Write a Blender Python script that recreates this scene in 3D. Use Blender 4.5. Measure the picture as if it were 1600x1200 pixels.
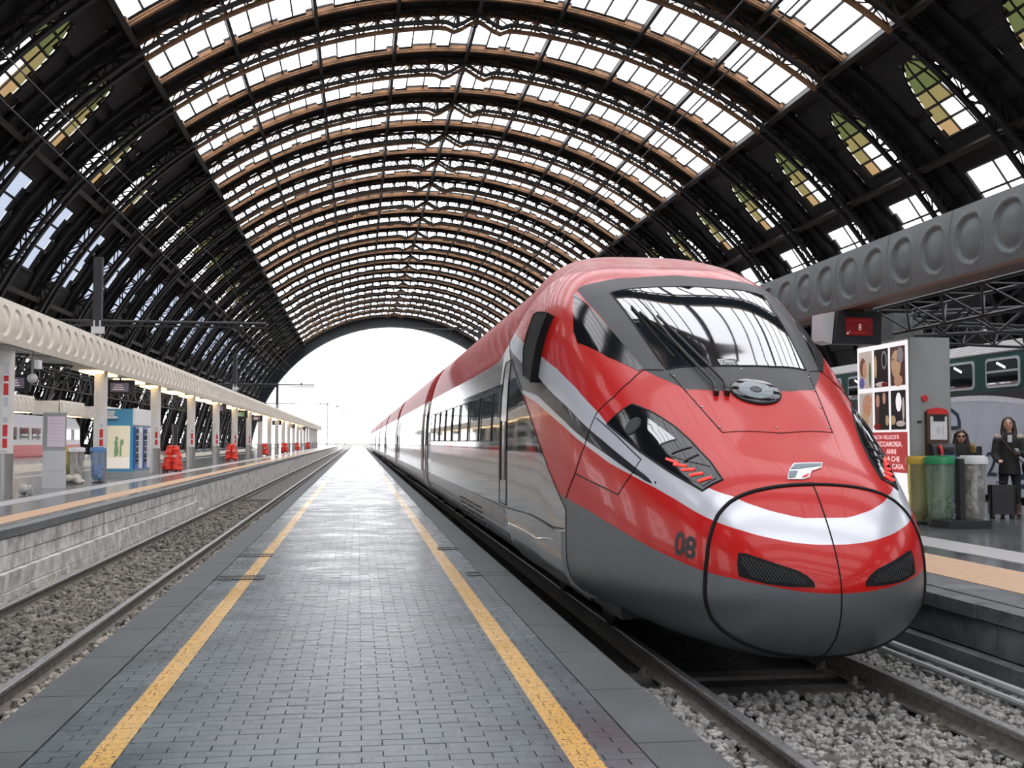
import bpy, bmesh, math, random, functools
import numpy as np
from mathutils import Vector, Matrix, Euler
random.seed(7)
rng = np.random.default_rng(7)
PI = math.pi
for o in list(bpy.data.objects): bpy.data.objects.remove(o)
S = bpy.context.scene
COL = S.collection

# ------------------------------------------------------------------ camera, sky, exposure
cam = bpy.data.cameras.new('camera'); camo = bpy.data.objects.new('camera', cam); COL.objects.link(camo)
cam.sensor_fit = 'HORIZONTAL'; cam.sensor_width = 36.0; cam.lens = 1750/1600*36; cam.clip_end = 3000
PSI, PIT = math.radians(7.799), math.radians(2.9114)
camo.location = (0, 0, 1.5); camo.rotation_euler = (PI/2+PIT, 0, -PSI)
S.camera = camo
wd = bpy.data.worlds.new('sky'); S.world = wd; wd.use_nodes = True
bg = wd.node_tree.nodes['Background']; bg.inputs[0].default_value = (0.97, 0.97, 1.0, 1); bg.inputs[1].default_value = 4.5
S.view_settings.view_transform = 'Standard'; S.view_settings.look = 'None'
S.view_settings.gamma = 1; S.view_settings.use_curve_mapping = False
S.view_settings.exposure = 0.0

# ------------------------------------------------------------------ materials
MATS = {}
def mat(name, col, rough=.5, metal=0., spec=.5, noise=None, bump=None, coat=0., pos=False, emit=None, ior=None, alpha=None):
    m = bpy.data.materials.new(name); m.use_nodes = True; MATS[name] = m
    nt = m.node_tree; N = nt.nodes; p = N['Principled BSDF']
    p.inputs['Base Color'].default_value = (*col, 1); p.inputs['Roughness'].default_value = rough
    p.inputs['Metallic'].default_value = metal; p.inputs['Specular IOR Level'].default_value = spec
    p.inputs['Coat Weight'].default_value = coat; p.inputs['Coat Roughness'].default_value = .06
    if ior: p.inputs['IOR'].default_value = ior
    if emit:
        p.inputs['Emission Color'].default_value = (*emit[0], 1); p.inputs['Emission Strength'].default_value = emit[1]
    if alpha is not None: p.inputs['Alpha'].default_value = alpha
    if noise or bump:
        if pos: src = N.new('ShaderNodeNewGeometry').outputs['Position']
        else: src = N.new('ShaderNodeTexCoord').outputs['Object']
    if noise:
        sc, amt = noise[:2]
        t = N.new('ShaderNodeTexNoise'); t.inputs['Scale'].default_value = sc; t.inputs['Detail'].default_value = 5
        t.inputs['Roughness'].default_value = .65
        nt.links.new(src, t.inputs['Vector'])
        mx = N.new('ShaderNodeMix'); mx.data_type = 'RGBA'
        mr = N.new('ShaderNodeMapRange'); mr.inputs[1].default_value = .3; mr.inputs[2].default_value = .7
        nt.links.new(t.outputs['Fac'], mr.inputs[0]); nt.links.new(mr.outputs[0], mx.inputs[0])
        mx.inputs[6].default_value = (*[c*(1-amt) for c in col], 1)
        c2 = noise[2] if len(noise) > 2 else [min(1, c*(1+amt)) for c in col]
        mx.inputs[7].default_value = (*c2, 1)
        nt.links.new(mx.outputs[2], p.inputs['Base Color'])
        rr = N.new('ShaderNodeMapRange'); rr.inputs[3].default_value = max(.02, rough*.75); rr.inputs[4].default_value = min(1, rough*1.25)
        nt.links.new(t.outputs['Fac'], rr.inputs[0]); nt.links.new(rr.outputs[0], p.inputs['Roughness'])
    if bump:
        t2 = N.new('ShaderNodeTexNoise'); t2.inputs['Scale'].default_value = bump[0]; t2.inputs['Detail'].default_value = 4
        nt.links.new(src, t2.inputs['Vector'])
        b = N.new('ShaderNodeBump'); b.inputs['Strength'].default_value = bump[1]; b.inputs['Distance'].default_value = bump[2] if len(bump) > 2 else .02
        nt.links.new(t2.outputs['Fac'], b.inputs['Height']); nt.links.new(b.outputs[0], p.inputs['Normal'])
    return m

def pane_mat(name, tint, gloss=.06, diff=0.):
    m = bpy.data.materials.new(name); m.use_nodes = True; nt = m.node_tree; N = nt.nodes
    for n in list(N): N.remove(n)
    out = N.new('ShaderNodeOutputMaterial'); tr = N.new('ShaderNodeBsdfTransparent'); tr.inputs[0].default_value = (*tint, 1)
    gl = N.new('ShaderNodeBsdfGlossy'); gl.inputs['Roughness'].default_value = .05
    a = N.new('ShaderNodeMixShader'); a.inputs[0].default_value = gloss
    nt.links.new(tr.outputs[0], a.inputs[1]); nt.links.new(gl.outputs[0], a.inputs[2]); last = a
    if diff:
        df = N.new('ShaderNodeBsdfDiffuse'); df.inputs[0].default_value = (*[min(1, c*.7+.1) for c in tint], 1)
        b = N.new('ShaderNodeMixShader'); b.inputs[0].default_value = diff
        nt.links.new(a.outputs[0], b.inputs[1]); nt.links.new(df.outputs[0], b.inputs[2]); last = b
    nt.links.new(last.outputs[0], out.inputs[0]); MATS[name] = m
    return m

pane_mat('clear_pane', (.96, .96, .98), .03, .06)
pane_mat('blue_pane', (.15, .17, .205), .04, .05)
pane_mat('green_pane', (.034, .040, .014), .03, .06)
pane_mat('yellow_pane', (.080, .066, .026), .03, .06)
pane_mat('amber_pane', (.13, .085, .040), .03, .06)
pane_mat('plastic_green', (.62, .80, .62), .08, .28)
pane_mat('plastic_clear', (.80, .78, .74), .16, .25)
pane_mat('plastic_blue', (.55, .72, .88), .08, .28)
pane_mat('plastic_yellow', (.85, .80, .40), .08, .35)
mat('roof_black', (.007, .007, .0075), .7, noise=(.6, .4))
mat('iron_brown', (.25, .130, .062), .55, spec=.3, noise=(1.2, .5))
mat('iron_shaded', (.011, .010, .0105), .6, spec=.25, noise=(.8, .4))  # dark copy of the rib iron, shade put into its colour
mat('iron_dark', (.020, .017, .015), .6, spec=.25, noise=(.8, .4))
mat('end_grey', (.055, .062, .072), .6)
mat('coping', (.052, .062, .064), .6, noise=(2.2, .35), bump=(40, .25, .01), pos=True)
mat('coping_light', (.17, .18, .18), .55, noise=(2.2, .3), bump=(40, .25, .01), pos=True)
mat('mortar', (.022, .025, .026), .7)
mat('ballast', (.13, .125, .115), .95, noise=(9, .8), bump=(14, 1., .08), pos=True)
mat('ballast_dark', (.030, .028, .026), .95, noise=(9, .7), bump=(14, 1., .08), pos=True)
mat('stone_light', (.27, .265, .25), .9, noise=(11, .6), pos=True)
mat('stone_warm', (.30, .275, .235), .9, noise=(9, .75), pos=True)
mat('stone_sooty', (.085, .078, .068), .9, noise=(5, .95, (.36, .33, .28)), pos=True)
mat('rail_side', (.15, .135, .115), .75, noise=(14, .5), pos=True)
mat('rail_steel', (.42, .42, .42), .35, metal=.8, noise=(20, .4), pos=True)
mat('sleeper', (.095, .088, .080), .9, noise=(8, .4), bump=(30, .3, .01), pos=True)
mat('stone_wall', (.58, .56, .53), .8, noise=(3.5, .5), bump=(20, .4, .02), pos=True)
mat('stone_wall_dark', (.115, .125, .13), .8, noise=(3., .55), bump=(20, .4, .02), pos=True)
mat('polished_floor', (.105, .118, .122), .17, spec=.6, noise=(.9, .45), pos=True)
mat('stripe_white', (.48, .47, .47), .35, noise=(8, .12), pos=True)
mat('stripe_tan', (.55, .36, .22), .5, noise=(14, .15), bump=(60, .2, .01), pos=True)
mat('canopy_beige', (.78, .72, .61), .5, noise=(2.5, .10), pos=True)
mat('canopy_grey', (.12, .145, .15), .5, noise=(2.5, .12), pos=True)
mat('column_grey', (.72, .69, .64), .45, noise=(4, .08))
mat('column_dark', (.115, .135, .14), .45, noise=(4, .1))
mat('steel', (.42, .41, .40), .3, metal=.7)
mat('dark_metal', (.020, .021, .023), .5)
mat('black', (.008, .008, .009), .55)
mat('rubber', (.006, .006, .007), .6, spec=.2)
mat('black_gloss', (.006, .007, .009), .08, spec=.4)
mat('glass_dark', (.010, .014, .018), .03, spec=.9, ior=1.9)
mat('wire', (.03, .03, .03), .6)
mat('white_paint', (.72, .72, .72), .4)
mat('grey_paint', (.30, .32, .31), .4, noise=(3, .06))
mat('grey_light', (.55, .55, .56), .45)
mat('red_cloth', (.72, .045, .025), .6, noise=(9, .2))
mat('red_sign', (.62, .03, .03), .4)
mat('blue_paint', (.07, .30, .50), .35)
mat('blue_deep', (.03, .14, .42), .3)
mat('cream_poster', (.86, .80, .60), .4, emit=((.9, .82, .6), .12))
mat('pink_poster', (.72, .62, .70), .4)
mat('poster_white', (.85, .83, .85), .4, emit=((1, .98, 1), .75))
mat('poster_red', (.80, .10, .10), .4, emit=((.9, .12, .12), .22))
mat('screen_red', (.05, .0, .0), .3, emit=((.30, .006, .01), .28))
mat('text_light', (.75, .70, .66), .5, emit=((.9, .7, .65), .45))
mat('screen_dim', (.10, .08, .12), .3, emit=((.25, .2, .28), .25))
mat('lamp_warm', (.9, .7, .4), .4, emit=((1., .72, .38), 3.0))
mat('lamp_white', (.9, .9, .9), .4, emit=((1., .97, .92), 2.5))
mat('skin', (.55, .32, .23), .5)
mat('hair_dark', (.028, .013, .010), .45)
mat('coat_black', (.014, .014, .013), .8)
mat('trousers', (.010, .011, .015), .8)
mat('fur', (.42, .37, .31), .95, bump=(70, .6, .02))
mat('fur_tan', (.45, .30, .10), .95, bump=(70, .6, .02))
mat('leather_brown', (.085, .040, .022), .5)
mat('suitcase', (.012, .009, .011), .45)
mat('green_lid', (.03, .30, .12), .4)
mat('white_lid', (.78, .78, .80), .4)
mat('yellow_lid', (.70, .48, .08), .4)
mat('blue_lid', (.10, .24, .50), .4)
mat('rubbish_white', (.55, .53, .50), .7, noise=(14, .5), bump=(22, .6, .03))
mat('rubbish_mix', (.16, .17, .13), .7, noise=(16, .9, (.45, .45, .40)), bump=(22, .6, .03))
mat('cloth_beige', (.62, .56, .50), .8, noise=(9, .25), bump=(14, .7, .03))
mat('train_green', (.006, .060, .052), .3, spec=.5, noise=(3, .25))
mat('train_dark', (.028, .027, .036), .35, noise=(3, .2))
mat('train_pale', (.44, .47, .53), .4, noise=(2, .08))
mat('train_white', (.62, .62, .66), .4, noise=(6, .12))
mat('roof_ribbed', (.46, .45, .44), .5)
mat('frame_alu', (.55, .60, .62), .35, metal=.3)
mat('navy_print', (.016, .032, .06), .4)
mat('led_red', (.5, .01, .01), .4, emit=((1., .05, .04), 1.6))
mat('lamp_glass', (.10, .13, .15), .25, spec=.8, noise=(40, .5))
mat('silver_logo', (.60, .62, .64), .25, metal=.5)
mat('logo_grey', (.12, .16, .18), .3, metal=.3)
mat('mesh_grey', (.020, .023, .026), .5)
mat('number_ink', (.012, .012, .014), .5)
for nm, c in dict(p_skin=(.86, .50, .34), p_skin2=(.85, .60, .35), p_hair=(.30, .13, .08), p_dark=(.03, .028, .03), p_blue=(.22, .22, .60), p_green=(.18, .30, .16), p_grey=(.40, .40, .42), p_orange=(.85, .45, .25), p_brown=(.14, .07, .06), p_pale=(.9, .82, .74)).items():
    mat(nm, c, .5, emit=(c, .25))

# paving: slate pavers with yellow painted line (world position)
def paver_mat():
    m = mat('paver', (.085, .098, .102), .34, spec=.9)
    nt = m.node_tree; N = nt.nodes; p = N['Principled BSDF']
    g = N.new('ShaderNodeNewGeometry'); sep = N.new('ShaderNodeSeparateXYZ'); nt.links.new(g.outputs['Position'], sep.inputs[0])
    n1 = N.new('ShaderNodeTexNoise'); n1.inputs['Scale'].default_value = 1.3; n1.inputs['Detail'].default_value = 6; nt.links.new(g.outputs['Position'], n1.inputs[0])
    n2 = N.new('ShaderNodeTexNoise'); n2.inputs['Scale'].default_value = 45; n2.inputs['Detail'].default_value = 3; nt.links.new(g.outputs['Position'], n2.inputs[0])
    # tone per paver: snapped position -> white noise
    vm = N.new('ShaderNodeVectorMath'); vm.operation = 'SNAP'; vm.inputs[1].default_value = (.11, .105, 5); nt.links.new(g.outputs['Position'], vm.inputs[0])
    wn = N.new('ShaderNodeTexWhiteNoise'); nt.links.new(vm.outputs[0], wn.inputs[0])
    mx = N.new('ShaderNodeMix'); mx.data_type = 'RGBA'; mx.inputs[6].default_value = (.046, .068, .078, 1); mx.inputs[7].default_value = (.086, .112, .122, 1)
    ad = N.new('ShaderNodeMath'); ad.operation = 'ADD'; nt.links.new(n1.outputs['Fac'], ad.inputs[0])
    sc = N.new('ShaderNodeMath'); sc.operation = 'MULTIPLY_ADD'; sc.inputs[1].default_value = .5; sc.inputs[2].default_value = -.25; nt.links.new(wn.outputs[0], sc.inputs[0]); nt.links.new(sc.outputs[0], ad.inputs[1])
    nt.links.new(ad.outputs[0], mx.inputs[0])
    # two yellow lines
    def line(x, w):
        s = N.new('ShaderNodeMath'); s.operation = 'SUBTRACT'; nt.links.new(sep.outputs[0], s.inputs[0]); s.inputs[1].default_value = x
        a = N.new('ShaderNodeMath'); a.operation = 'ABSOLUTE'; nt.links.new(s.outputs[0], a.inputs[0])
        l = N.new('ShaderNodeMath'); l.operation = 'LESS_THAN'; l.inputs[1].default_value = w; nt.links.new(a.outputs[0], l.inputs[0])
        return l
    l1, l2 = line(-1.19, .068), line(1.07, .075)
    mxx = N.new('ShaderNodeMath'); mxx.operation = 'MAXIMUM'; nt.links.new(l1.outputs[0], mxx.inputs[0]); nt.links.new(l2.outputs[0], mxx.inputs[1])
    wear = N.new('ShaderNodeMapRange'); wear.inputs[1].default_value = .34; wear.inputs[2].default_value = .46; nt.links.new(n2.outputs['Fac'], wear.inputs[0])
    ml = N.new('ShaderNodeMath'); ml.operation = 'MULTIPLY'; nt.links.new(mxx.outputs[0], ml.inputs[0]); nt.links.new(wear.outputs[0], ml.inputs[1])
    my = N.new('ShaderNodeMix'); my.data_type = 'RGBA'; nt.links.new(ml.outputs[0], my.inputs[0]); nt.links.new(mx.outputs[2], my.inputs[6]); my.inputs[7].default_value = (.62, .36, .085, 1)
    nt.links.new(my.outputs[2], p.inputs['Base Color'])
    rr = N.new('ShaderNodeMapRange'); rr.inputs[1].default_value = .25; rr.inputs[2].default_value = .75; rr.inputs[3].default_value = .19; rr.inputs[4].default_value = .35; nt.links.new(n1.outputs['Fac'], rr.inputs[0])
    nt.links.new(rr.outputs[0], p.inputs['Roughness'])
    n3 = N.new('ShaderNodeTexNoise'); n3.inputs['Scale'].default_value = 16; n3.inputs['Detail'].default_value = 4; nt.links.new(g.outputs['Position'], n3.inputs[0])
    b = N.new('ShaderNodeBump'); b.inputs['Strength'].default_value = .08; b.inputs['Distance'].default_value = .008; nt.links.new(n3.outputs['Fac'], b.inputs['Height']); nt.links.new(b.outputs[0], p.inputs['Normal'])
    return m
paver_mat()

# train livery: signed distances stored on the mesh choose the paint
def livery(name):
    m = mat(name, (.5, .02, .015), .22, coat=.2, spec=.26); nt = m.node_tree; N = nt.nodes; p = N['Principled BSDF']
    def at(n):
        a = N.new('ShaderNodeAttribute'); a.attribute_name = n
        g = N.new('ShaderNodeMath'); g.operation = 'GREATER_THAN'; g.inputs[1].default_value = 0; nt.links.new(a.outputs['Fac'], g.inputs[0]); return g.outputs[0]
    def col(c): r = N.new('ShaderNodeRGB'); r.outputs[0].default_value = (*c, 1); return r.outputs[0]
    def val(v): r = N.new('ShaderNodeValue'); r.outputs[0].default_value = v; return r.outputs[0]
    def mixc(f, a, b): x = N.new('ShaderNodeMix'); x.data_type = 'RGBA'; nt.links.new(f, x.inputs[0]); nt.links.new(a, x.inputs[6]); nt.links.new(b, x.inputs[7]); return x.outputs[2]
    def mixf(f, a, b): x = N.new('ShaderNodeMix'); x.data_type = 'FLOAT'; nt.links.new(f, x.inputs[0]); nt.links.new(a, x.inputs[2]); nt.links.new(b, x.inputs[3]); return x.outputs[0]
    red = col((.45, .008, .006)); silver = col((.58, .60, .64)); black = col((.008, .010, .013)); grey = col((.13, .142, .15)); side = col((.46, .45, .44)); front = col((.034, .040, .045)); roof = col((.34, .012, .011))
    low = mixc(at('d_low'), red, grey); c = mixc(at('d_sil'), low, silver); c = mixc(at('d_blk'), c, black)
    sidec = mixc(at('d_band'), side, black); c = mixc(at('d_nose'), sidec, c); c = mixc(at('d_roof'), c, roof); c = mixc(at('d_front'), c, front)
    met = mixf(at('d_low'), val(0.), val(.45)); met = mixf(at('d_sil'), met, val(.35)); met = mixf(at('d_blk'), met, val(0)); sm = mixf(at('d_band'), val(.55), val(.0)); met = mixf(at('d_nose'), sm, met); met = mixf(at('d_roof'), met, val(0)); met = mixf(at('d_front'), met, val(0))
    # dust lying on upward surfaces, specks of dirt
    g = N.new('ShaderNodeNewGeometry'); tc = N.new('ShaderNodeTexCoord')
    sp = N.new('ShaderNodeSeparateXYZ'); nt.links.new(g.outputs['True Normal'], sp.inputs[0])
    n1 = N.new('ShaderNodeTexNoise'); n1.inputs['Scale'].default_value = 2.2; n1.inputs['Detail'].default_value = 7; n1.inputs['Roughness'].default_value = .7
    mp = N.new('ShaderNodeMapping'); mp.inputs['Scale'].default_value = (2.2, .55, 1); nt.links.new(tc.outputs['Object'], mp.inputs[0]); nt.links.new(mp.outputs[0], n1.inputs[0])
    up = N.new('ShaderNodeMapRange'); up.inputs[1].default_value = .35; up.inputs[2].default_value = .95; nt.links.new(sp.outputs[2], up.inputs[0])
    nr = N.new('ShaderNodeMapRange'); nr.inputs[1].default_value = .40; nr.inputs[2].default_value = .68; nt.links.new(n1.outputs['Fac'], nr.inputs[0])
    rf = N.new('ShaderNodeMath'); rf.operation = 'MULTIPLY_ADD'; rf.inputs[1].default_value = .42; rf.inputs[2].default_value = .06; nt.links.new(at('d_roof'), rf.inputs[0])
    ms = N.new('ShaderNodeMath'); ms.operation = 'MULTIPLY'; nt.links.new(up.outputs[0], ms.inputs[0]); nt.links.new(rf.outputs[0], ms.inputs[1])
    nn = N.new('ShaderNodeMath'); nn.operation = 'MULTIPLY_ADD'; nn.inputs[1].default_value = .7; nn.inputs[2].default_value = .5; nt.links.new(nr.outputs[0], nn.inputs[0])
    m2 = N.new('ShaderNodeMath'); m2.operation = 'MULTIPLY'; nt.links.new(ms.outputs[0], m2.inputs[0]); nt.links.new(nn.outputs[0], m2.inputs[1])
    c = mixc(m2.outputs[0], c, col((.46, .32, .30)))
    n4 = N.new('ShaderNodeTexNoise'); n4.inputs['Scale'].default_value = 26; n4.inputs['Detail'].default_value = 4; n4.inputs['Roughness'].default_value = .75; nt.links.new(tc.outputs['Object'], n4.inputs[0])
    spk = N.new('ShaderNodeMapRange'); spk.inputs[1].default_value = .66; spk.inputs[2].default_value = .74; spk.inputs[4].default_value = .55; nt.links.new(n4.outputs['Fac'], spk.inputs[0])
    c = mixc(spk.outputs[0], c, mixc(val(.6), c, col((.05, .045, .04))))
    nt.links.new(c, p.inputs['Base Color']); nt.links.new(met, p.inputs['Metallic'])
    r0 = mixf(at('d_front'), val(.24), val(.5)); r1 = mixf(at('d_roof'), r0, val(.42)); r1 = mixf(at('d_low'), r1, val(.34))
    sd = mixf(at('d_band'), val(.10), val(.05)); r1 = mixf(at('d_nose'), sd, r1); r1 = mixf(at('d_roof'), r1, val(.5)); r1 = mixf(at('d_front'), r1, val(.5))
    nt.links.new(r1, p.inputs['Roughness'])
    cw = mixf(at('d_front'), val(.20), val(.03)); cw = mixf(at('d_roof'), cw, val(.1)); nt.links.new(cw, p.inputs['Coat Weight'])
    p.inputs['Coat Roughness'].default_value = .04
    return m
livery('train_livery')

# ------------------------------------------------------------------ mesh helpers
class MB:
    def __init__(s): s.v = []; s.f = []; s.m = []; s.cm = 0
    def add(s, vs, fs):
        b = len(s.v); s.v += [tuple(v) for v in vs]; s.f += [tuple(b+i for i in f) for f in fs]; s.m += [s.cm]*len(fs); return s
    def box(s, c, d, rot=None):
        x, y, z = [k/2 for k in d]
        vs = [Vector((a, b, e)) for a in (-x, x) for b in (-y, y) for e in (-z, z)]
        if rot is not None:
            R = Euler(rot).to_matrix() if not isinstance(rot, Matrix) else rot
            vs = [R @ v for v in vs]
        vs = [v+Vector(c) for v in vs]
        return s.add(vs, [(0, 1, 3, 2), (4, 6, 7, 5), (0, 4, 5, 1), (2, 3, 7, 6), (0, 2, 6, 4), (1, 5, 7, 3)])
    def span(s, a, b): return s.box([(a[i]+b[i])/2 for i in range(3)], [abs(b[i]-a[i]) for i in range(3)])
    def bbox(s, c, d, bev):            # box with chamfered vertical edges
        x, y, z = [k/2 for k in d]; b = bev
        pl = [(-x+b, -y), (x-b, -y), (x, -y+b), (x, y-b), (x-b, y), (-x+b, y), (-x, y-b), (-x, -y+b)]
        return s.prism([(c[0]+p[0], c[1]+p[1]) for p in pl], c[2]-z, c[2]+z)
    def prism(s, poly, z0, z1):
        n = len(poly); vs = [(p[0], p[1], z0) for p in poly]+[(p[0], p[1], z1) for p in poly]
        return s.add(vs, [tuple(range(n))[::-1], tuple(range(n, 2*n))]+[(i, (i+1) % n, n+(i+1) % n, n+i) for i in range(n)])
    def prism_y(s, poly, y0, y1):      # polygon in x,z extruded along y
        n = len(poly); vs = [(p[0], y0, p[1]) for p in poly]+[(p[0], y1, p[1]) for p in poly]
        return s.add(vs, [tuple(range(n)), tuple(range(n, 2*n))[::-1]]+[(i, n+i, n+(i+1) % n, (i+1) % n) for i in range(n)])
    def prism_x(s, poly, x0, x1):      # polygon in y,z extruded along x
        n = len(poly); vs = [(x0, p[0], p[1]) for p in poly]+[(x1, p[0], p[1]) for p in poly]
        return s.add(vs, [tuple(range(n))[::-1], tuple(range(n, 2*n))]+[(i, (i+1) % n, n+(i+1) % n, n+i) for i in range(n)])
    def bar(s, a, b, w, h=None):
        a, b = Vector(a), Vector(b); d = b-a; L = d.length
        if L < 1e-6: return s
        R = d.to_track_quat('Y', 'Z').to_matrix()
        return s.box((a+b)/2, (w, L, h or w), R)
    def tube(s, pts, r, n=8, cap=True):
        pts = [Vector(p) for p in pts]; rs = r if isinstance(r, (list, tuple)) else [r]*len(pts)
        vs = []; up = None
        for i, p in enumerate(pts):
            d = (pts[min(i+1, len(pts)-1)]-pts[max(i-1, 0)])
            if d.length < 1e-9: d = Vector((0, 0, 1))
            d.normalize()
            if up is None: up = d.orthogonal().normalized()
            up = (up-d*up.dot(d))
            up = up.normalized() if up.length > 1e-6 else d.orthogonal().normalized()
            sd = d.cross(up)
            for k in range(n):
                a = 2*PI*k/n; vs.append(p+(up*math.cos(a)+sd*math.sin(a))*rs[i])
        fs = []
        for i in range(len(pts)-1):
            for k in range(n): fs.append((i*n+k, i*n+(k+1) % n, (i+1)*n+(k+1) % n, (i+1)*n+k))
        if cap: fs += [tuple(range(n))[::-1], tuple(range((len(pts)-1)*n, len(pts)*n))]
        return s.add(vs, fs)
    def cyl(s, c, r, h, n=20, r2=None): return s.tube([c, (c[0], c[1], c[2]+h)], [r, r if r2 is None else r2], n)
    def lathe(s, c, prof, n=20):
        return s.tube([(c[0], c[1], c[2]+z) for r, z in prof], [max(r, 1e-4) for r, z in prof], n)
    def ball(s, c, r, nu=12, nv=8, R=None):
        r = r if isinstance(r, (list, tuple)) else (r, r, r)
        vs = []
        for j in range(1, nv):
            t = PI*j/nv
            for i in range(nu):
                p = 2*PI*i/nu; vs.append(Vector((r[0]*math.sin(t)*math.cos(p), r[1]*math.sin(t)*math.sin(p), r[2]*math.cos(t))))
        vs += [Vector((0, 0, r[2])), Vector((0, 0, -r[2]))]
        if R is not None: vs = [R @ v for v in vs]
        vs = [v+Vector(c) for v in vs]; T_, B_ = len(vs)-2, len(vs)-1; fs = []
        for j in range(nv-2):
            for i in range(nu): fs.append((j*nu+i, (j+1)*nu+i, (j+1)*nu+(i+1) % nu, j*nu+(i+1) % nu))
        for i in range(nu):
            fs.append((T_, i, (i+1) % nu)); fs.append((B_, (nv-2)*nu+(i+1) % nu, (nv-2)*nu+i))
        return s.add(vs, fs)
    def mesh(s, name, m, smooth=False):
        me = bpy.data.meshes.new(name); me.from_pydata(s.v, [], s.f)
        for k in (m if isinstance(m, (list, tuple)) else [m]): me.materials.append(MATS[k])
        if isinstance(m, (list, tuple)) and len(m) > 1: me.polygons.foreach_set('material_index', s.m)
        bm = bmesh.new(); bm.from_mesh(me); bmesh.ops.recalc_face_normals(bm, faces=bm.faces); bm.to_mesh(me); bm.free()
        if smooth: me.polygons.foreach_set('use_smooth', [True]*len(me.polygons)); set_sharp(me)
        return me
    def build(s, name, m, parent=None, loc=(0, 0, 0), rot=(0, 0, 0), smooth=False, **kw):
        return put(name, s.mesh(name, m, smooth), parent, loc, rot, **kw)

def set_sharp(me, ang=.7):
    bm = bmesh.new(); bm.from_mesh(me)
    for e in bm.edges:
        if len(e.link_faces) == 2 and e.link_faces[0].normal.angle(e.link_faces[1].normal, 0) > ang: e.smooth = False
    bm.to_mesh(me); bm.free()

def put(name, me, parent=None, loc=(0, 0, 0), rot=(0, 0, 0), label=None, cat=None, group=None, kind=None, scale=None):
    o = bpy.data.objects.new(name, me); COL.objects.link(o); o.location = loc; o.rotation_euler = rot
    if parent is not None: o.parent = parent
    if scale: o.scale = scale
    if label: o['label'] = label
    if cat: o['category'] = cat
    if group: o['group'] = group
    if kind: o['kind'] = kind
    return o
def thing(name, label, cat, loc=(0, 0, 0), rz=0, group=None): return put(name, None, None, loc, (0, 0, rz), label, cat, group)
def copy_tree(o, parent=None):
    c = o.copy(); COL.objects.link(c); c.parent = parent
    for ch in list(o.children): copy_tree(ch, c)
    return c
def fast_mesh(name, verts, faces, m, smooth=False):
    """verts Nx3, faces Mx3/Mx4 arrays"""
    me = bpy.data.meshes.new(name); k = faces.shape[1]
    me.vertices.add(len(verts)); me.vertices.foreach_set('co', verts.astype(np.float32).ravel())
    me.loops.add(faces.size); me.loops.foreach_set('vertex_index', faces.astype(np.int32).ravel())
    me.polygons.add(len(faces)); me.polygons.foreach_set('loop_start', np.arange(0, faces.size, k, dtype=np.int32))
    me.update(calc_edges=True); me.materials.append(MATS[m])
    me.polygons.foreach_set('use_smooth', np.full(len(faces), smooth))
    return me
def text_geo(s, size=1., bold=0.):
    cu = bpy.data.curves.new('txt', 'FONT'); cu.body = s; cu.size = size; cu.resolution_u = 3; cu.offset = bold; cu.fill_mode = 'FRONT'
    ob = bpy.data.objects.new('txt', cu); COL.objects.link(ob); bpy.context.view_layer.update()
    me = bpy.data.meshes.new_from_object(ob.evaluated_get(bpy.context.evaluated_depsgraph_get()))
    vs = [v.co.copy() for v in me.vertices]; fs = [tuple(p.vertices) for p in me.polygons]
    bpy.data.objects.remove(ob); bpy.data.curves.remove(cu); bpy.data.meshes.remove(me)
    return vs, fs
def text_on(name, s, m, parent, org, ux, uz, width=None, height=None):
    """flat printed lettering: org = lower-left, ux / uz unit axes"""
    vs, fs = text_geo(s); x0 = min(v.x for v in vs); x1 = max(v.x for v in vs); y0 = min(v.y for v in vs); y1 = max(v.y for v in vs)
    k = (width/(x1-x0)) if width else height/(y1-y0); ky = (height/(y1-y0)) if height else k
    org, ux, uz = Vector(org), Vector(ux), Vector(uz)
    b = MB(); b.add([org+ux*((v.x-x0)*k)+uz*((v.y-y0)*ky) for v in vs], fs)
    me = bpy.data.meshes.new(name); me.from_pydata(b.v, [], b.f); me.materials.append(MATS[m])
    return put(name, me, parent)
def blob(name, build, m, parent=None, voxel=.02, smooth=6, loc=(0, 0, 0), rot=(0, 0, 0), **kw):
    """union of balls and tapered tubes made into one continuous skin"""
    b = MB(); build(b); me = b.mesh(name+'_raw', m); ob = bpy.data.objects.new('tmp', me); COL.objects.link(ob)
    r = ob.modifiers.new('r', 'REMESH'); r.mode = 'VOXEL'; r.voxel_size = voxel
    sm = ob.modifiers.new('s', 'SMOOTH'); sm.factor = .5; sm.iterations = smooth
    bpy.context.view_layer.update()
    nm = bpy.data.meshes.new_from_object(ob.evaluated_get(bpy.context.evaluated_depsgraph_get())); nm.name = name
    nm.polygons.foreach_set('use_smooth', [True]*len(nm.polygons))
    if not nm.materials: nm.materials.append(MATS[m])
    bpy.data.objects.remove(ob); bpy.data.meshes.remove(me)
    return put(name, nm, parent, loc, rot, **kw)
def limb(b, pts, rs, n=10):
    b.tube(pts, rs, n)
    for p, r in zip(pts, rs): b.ball(p, r, 10, 6)

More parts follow.
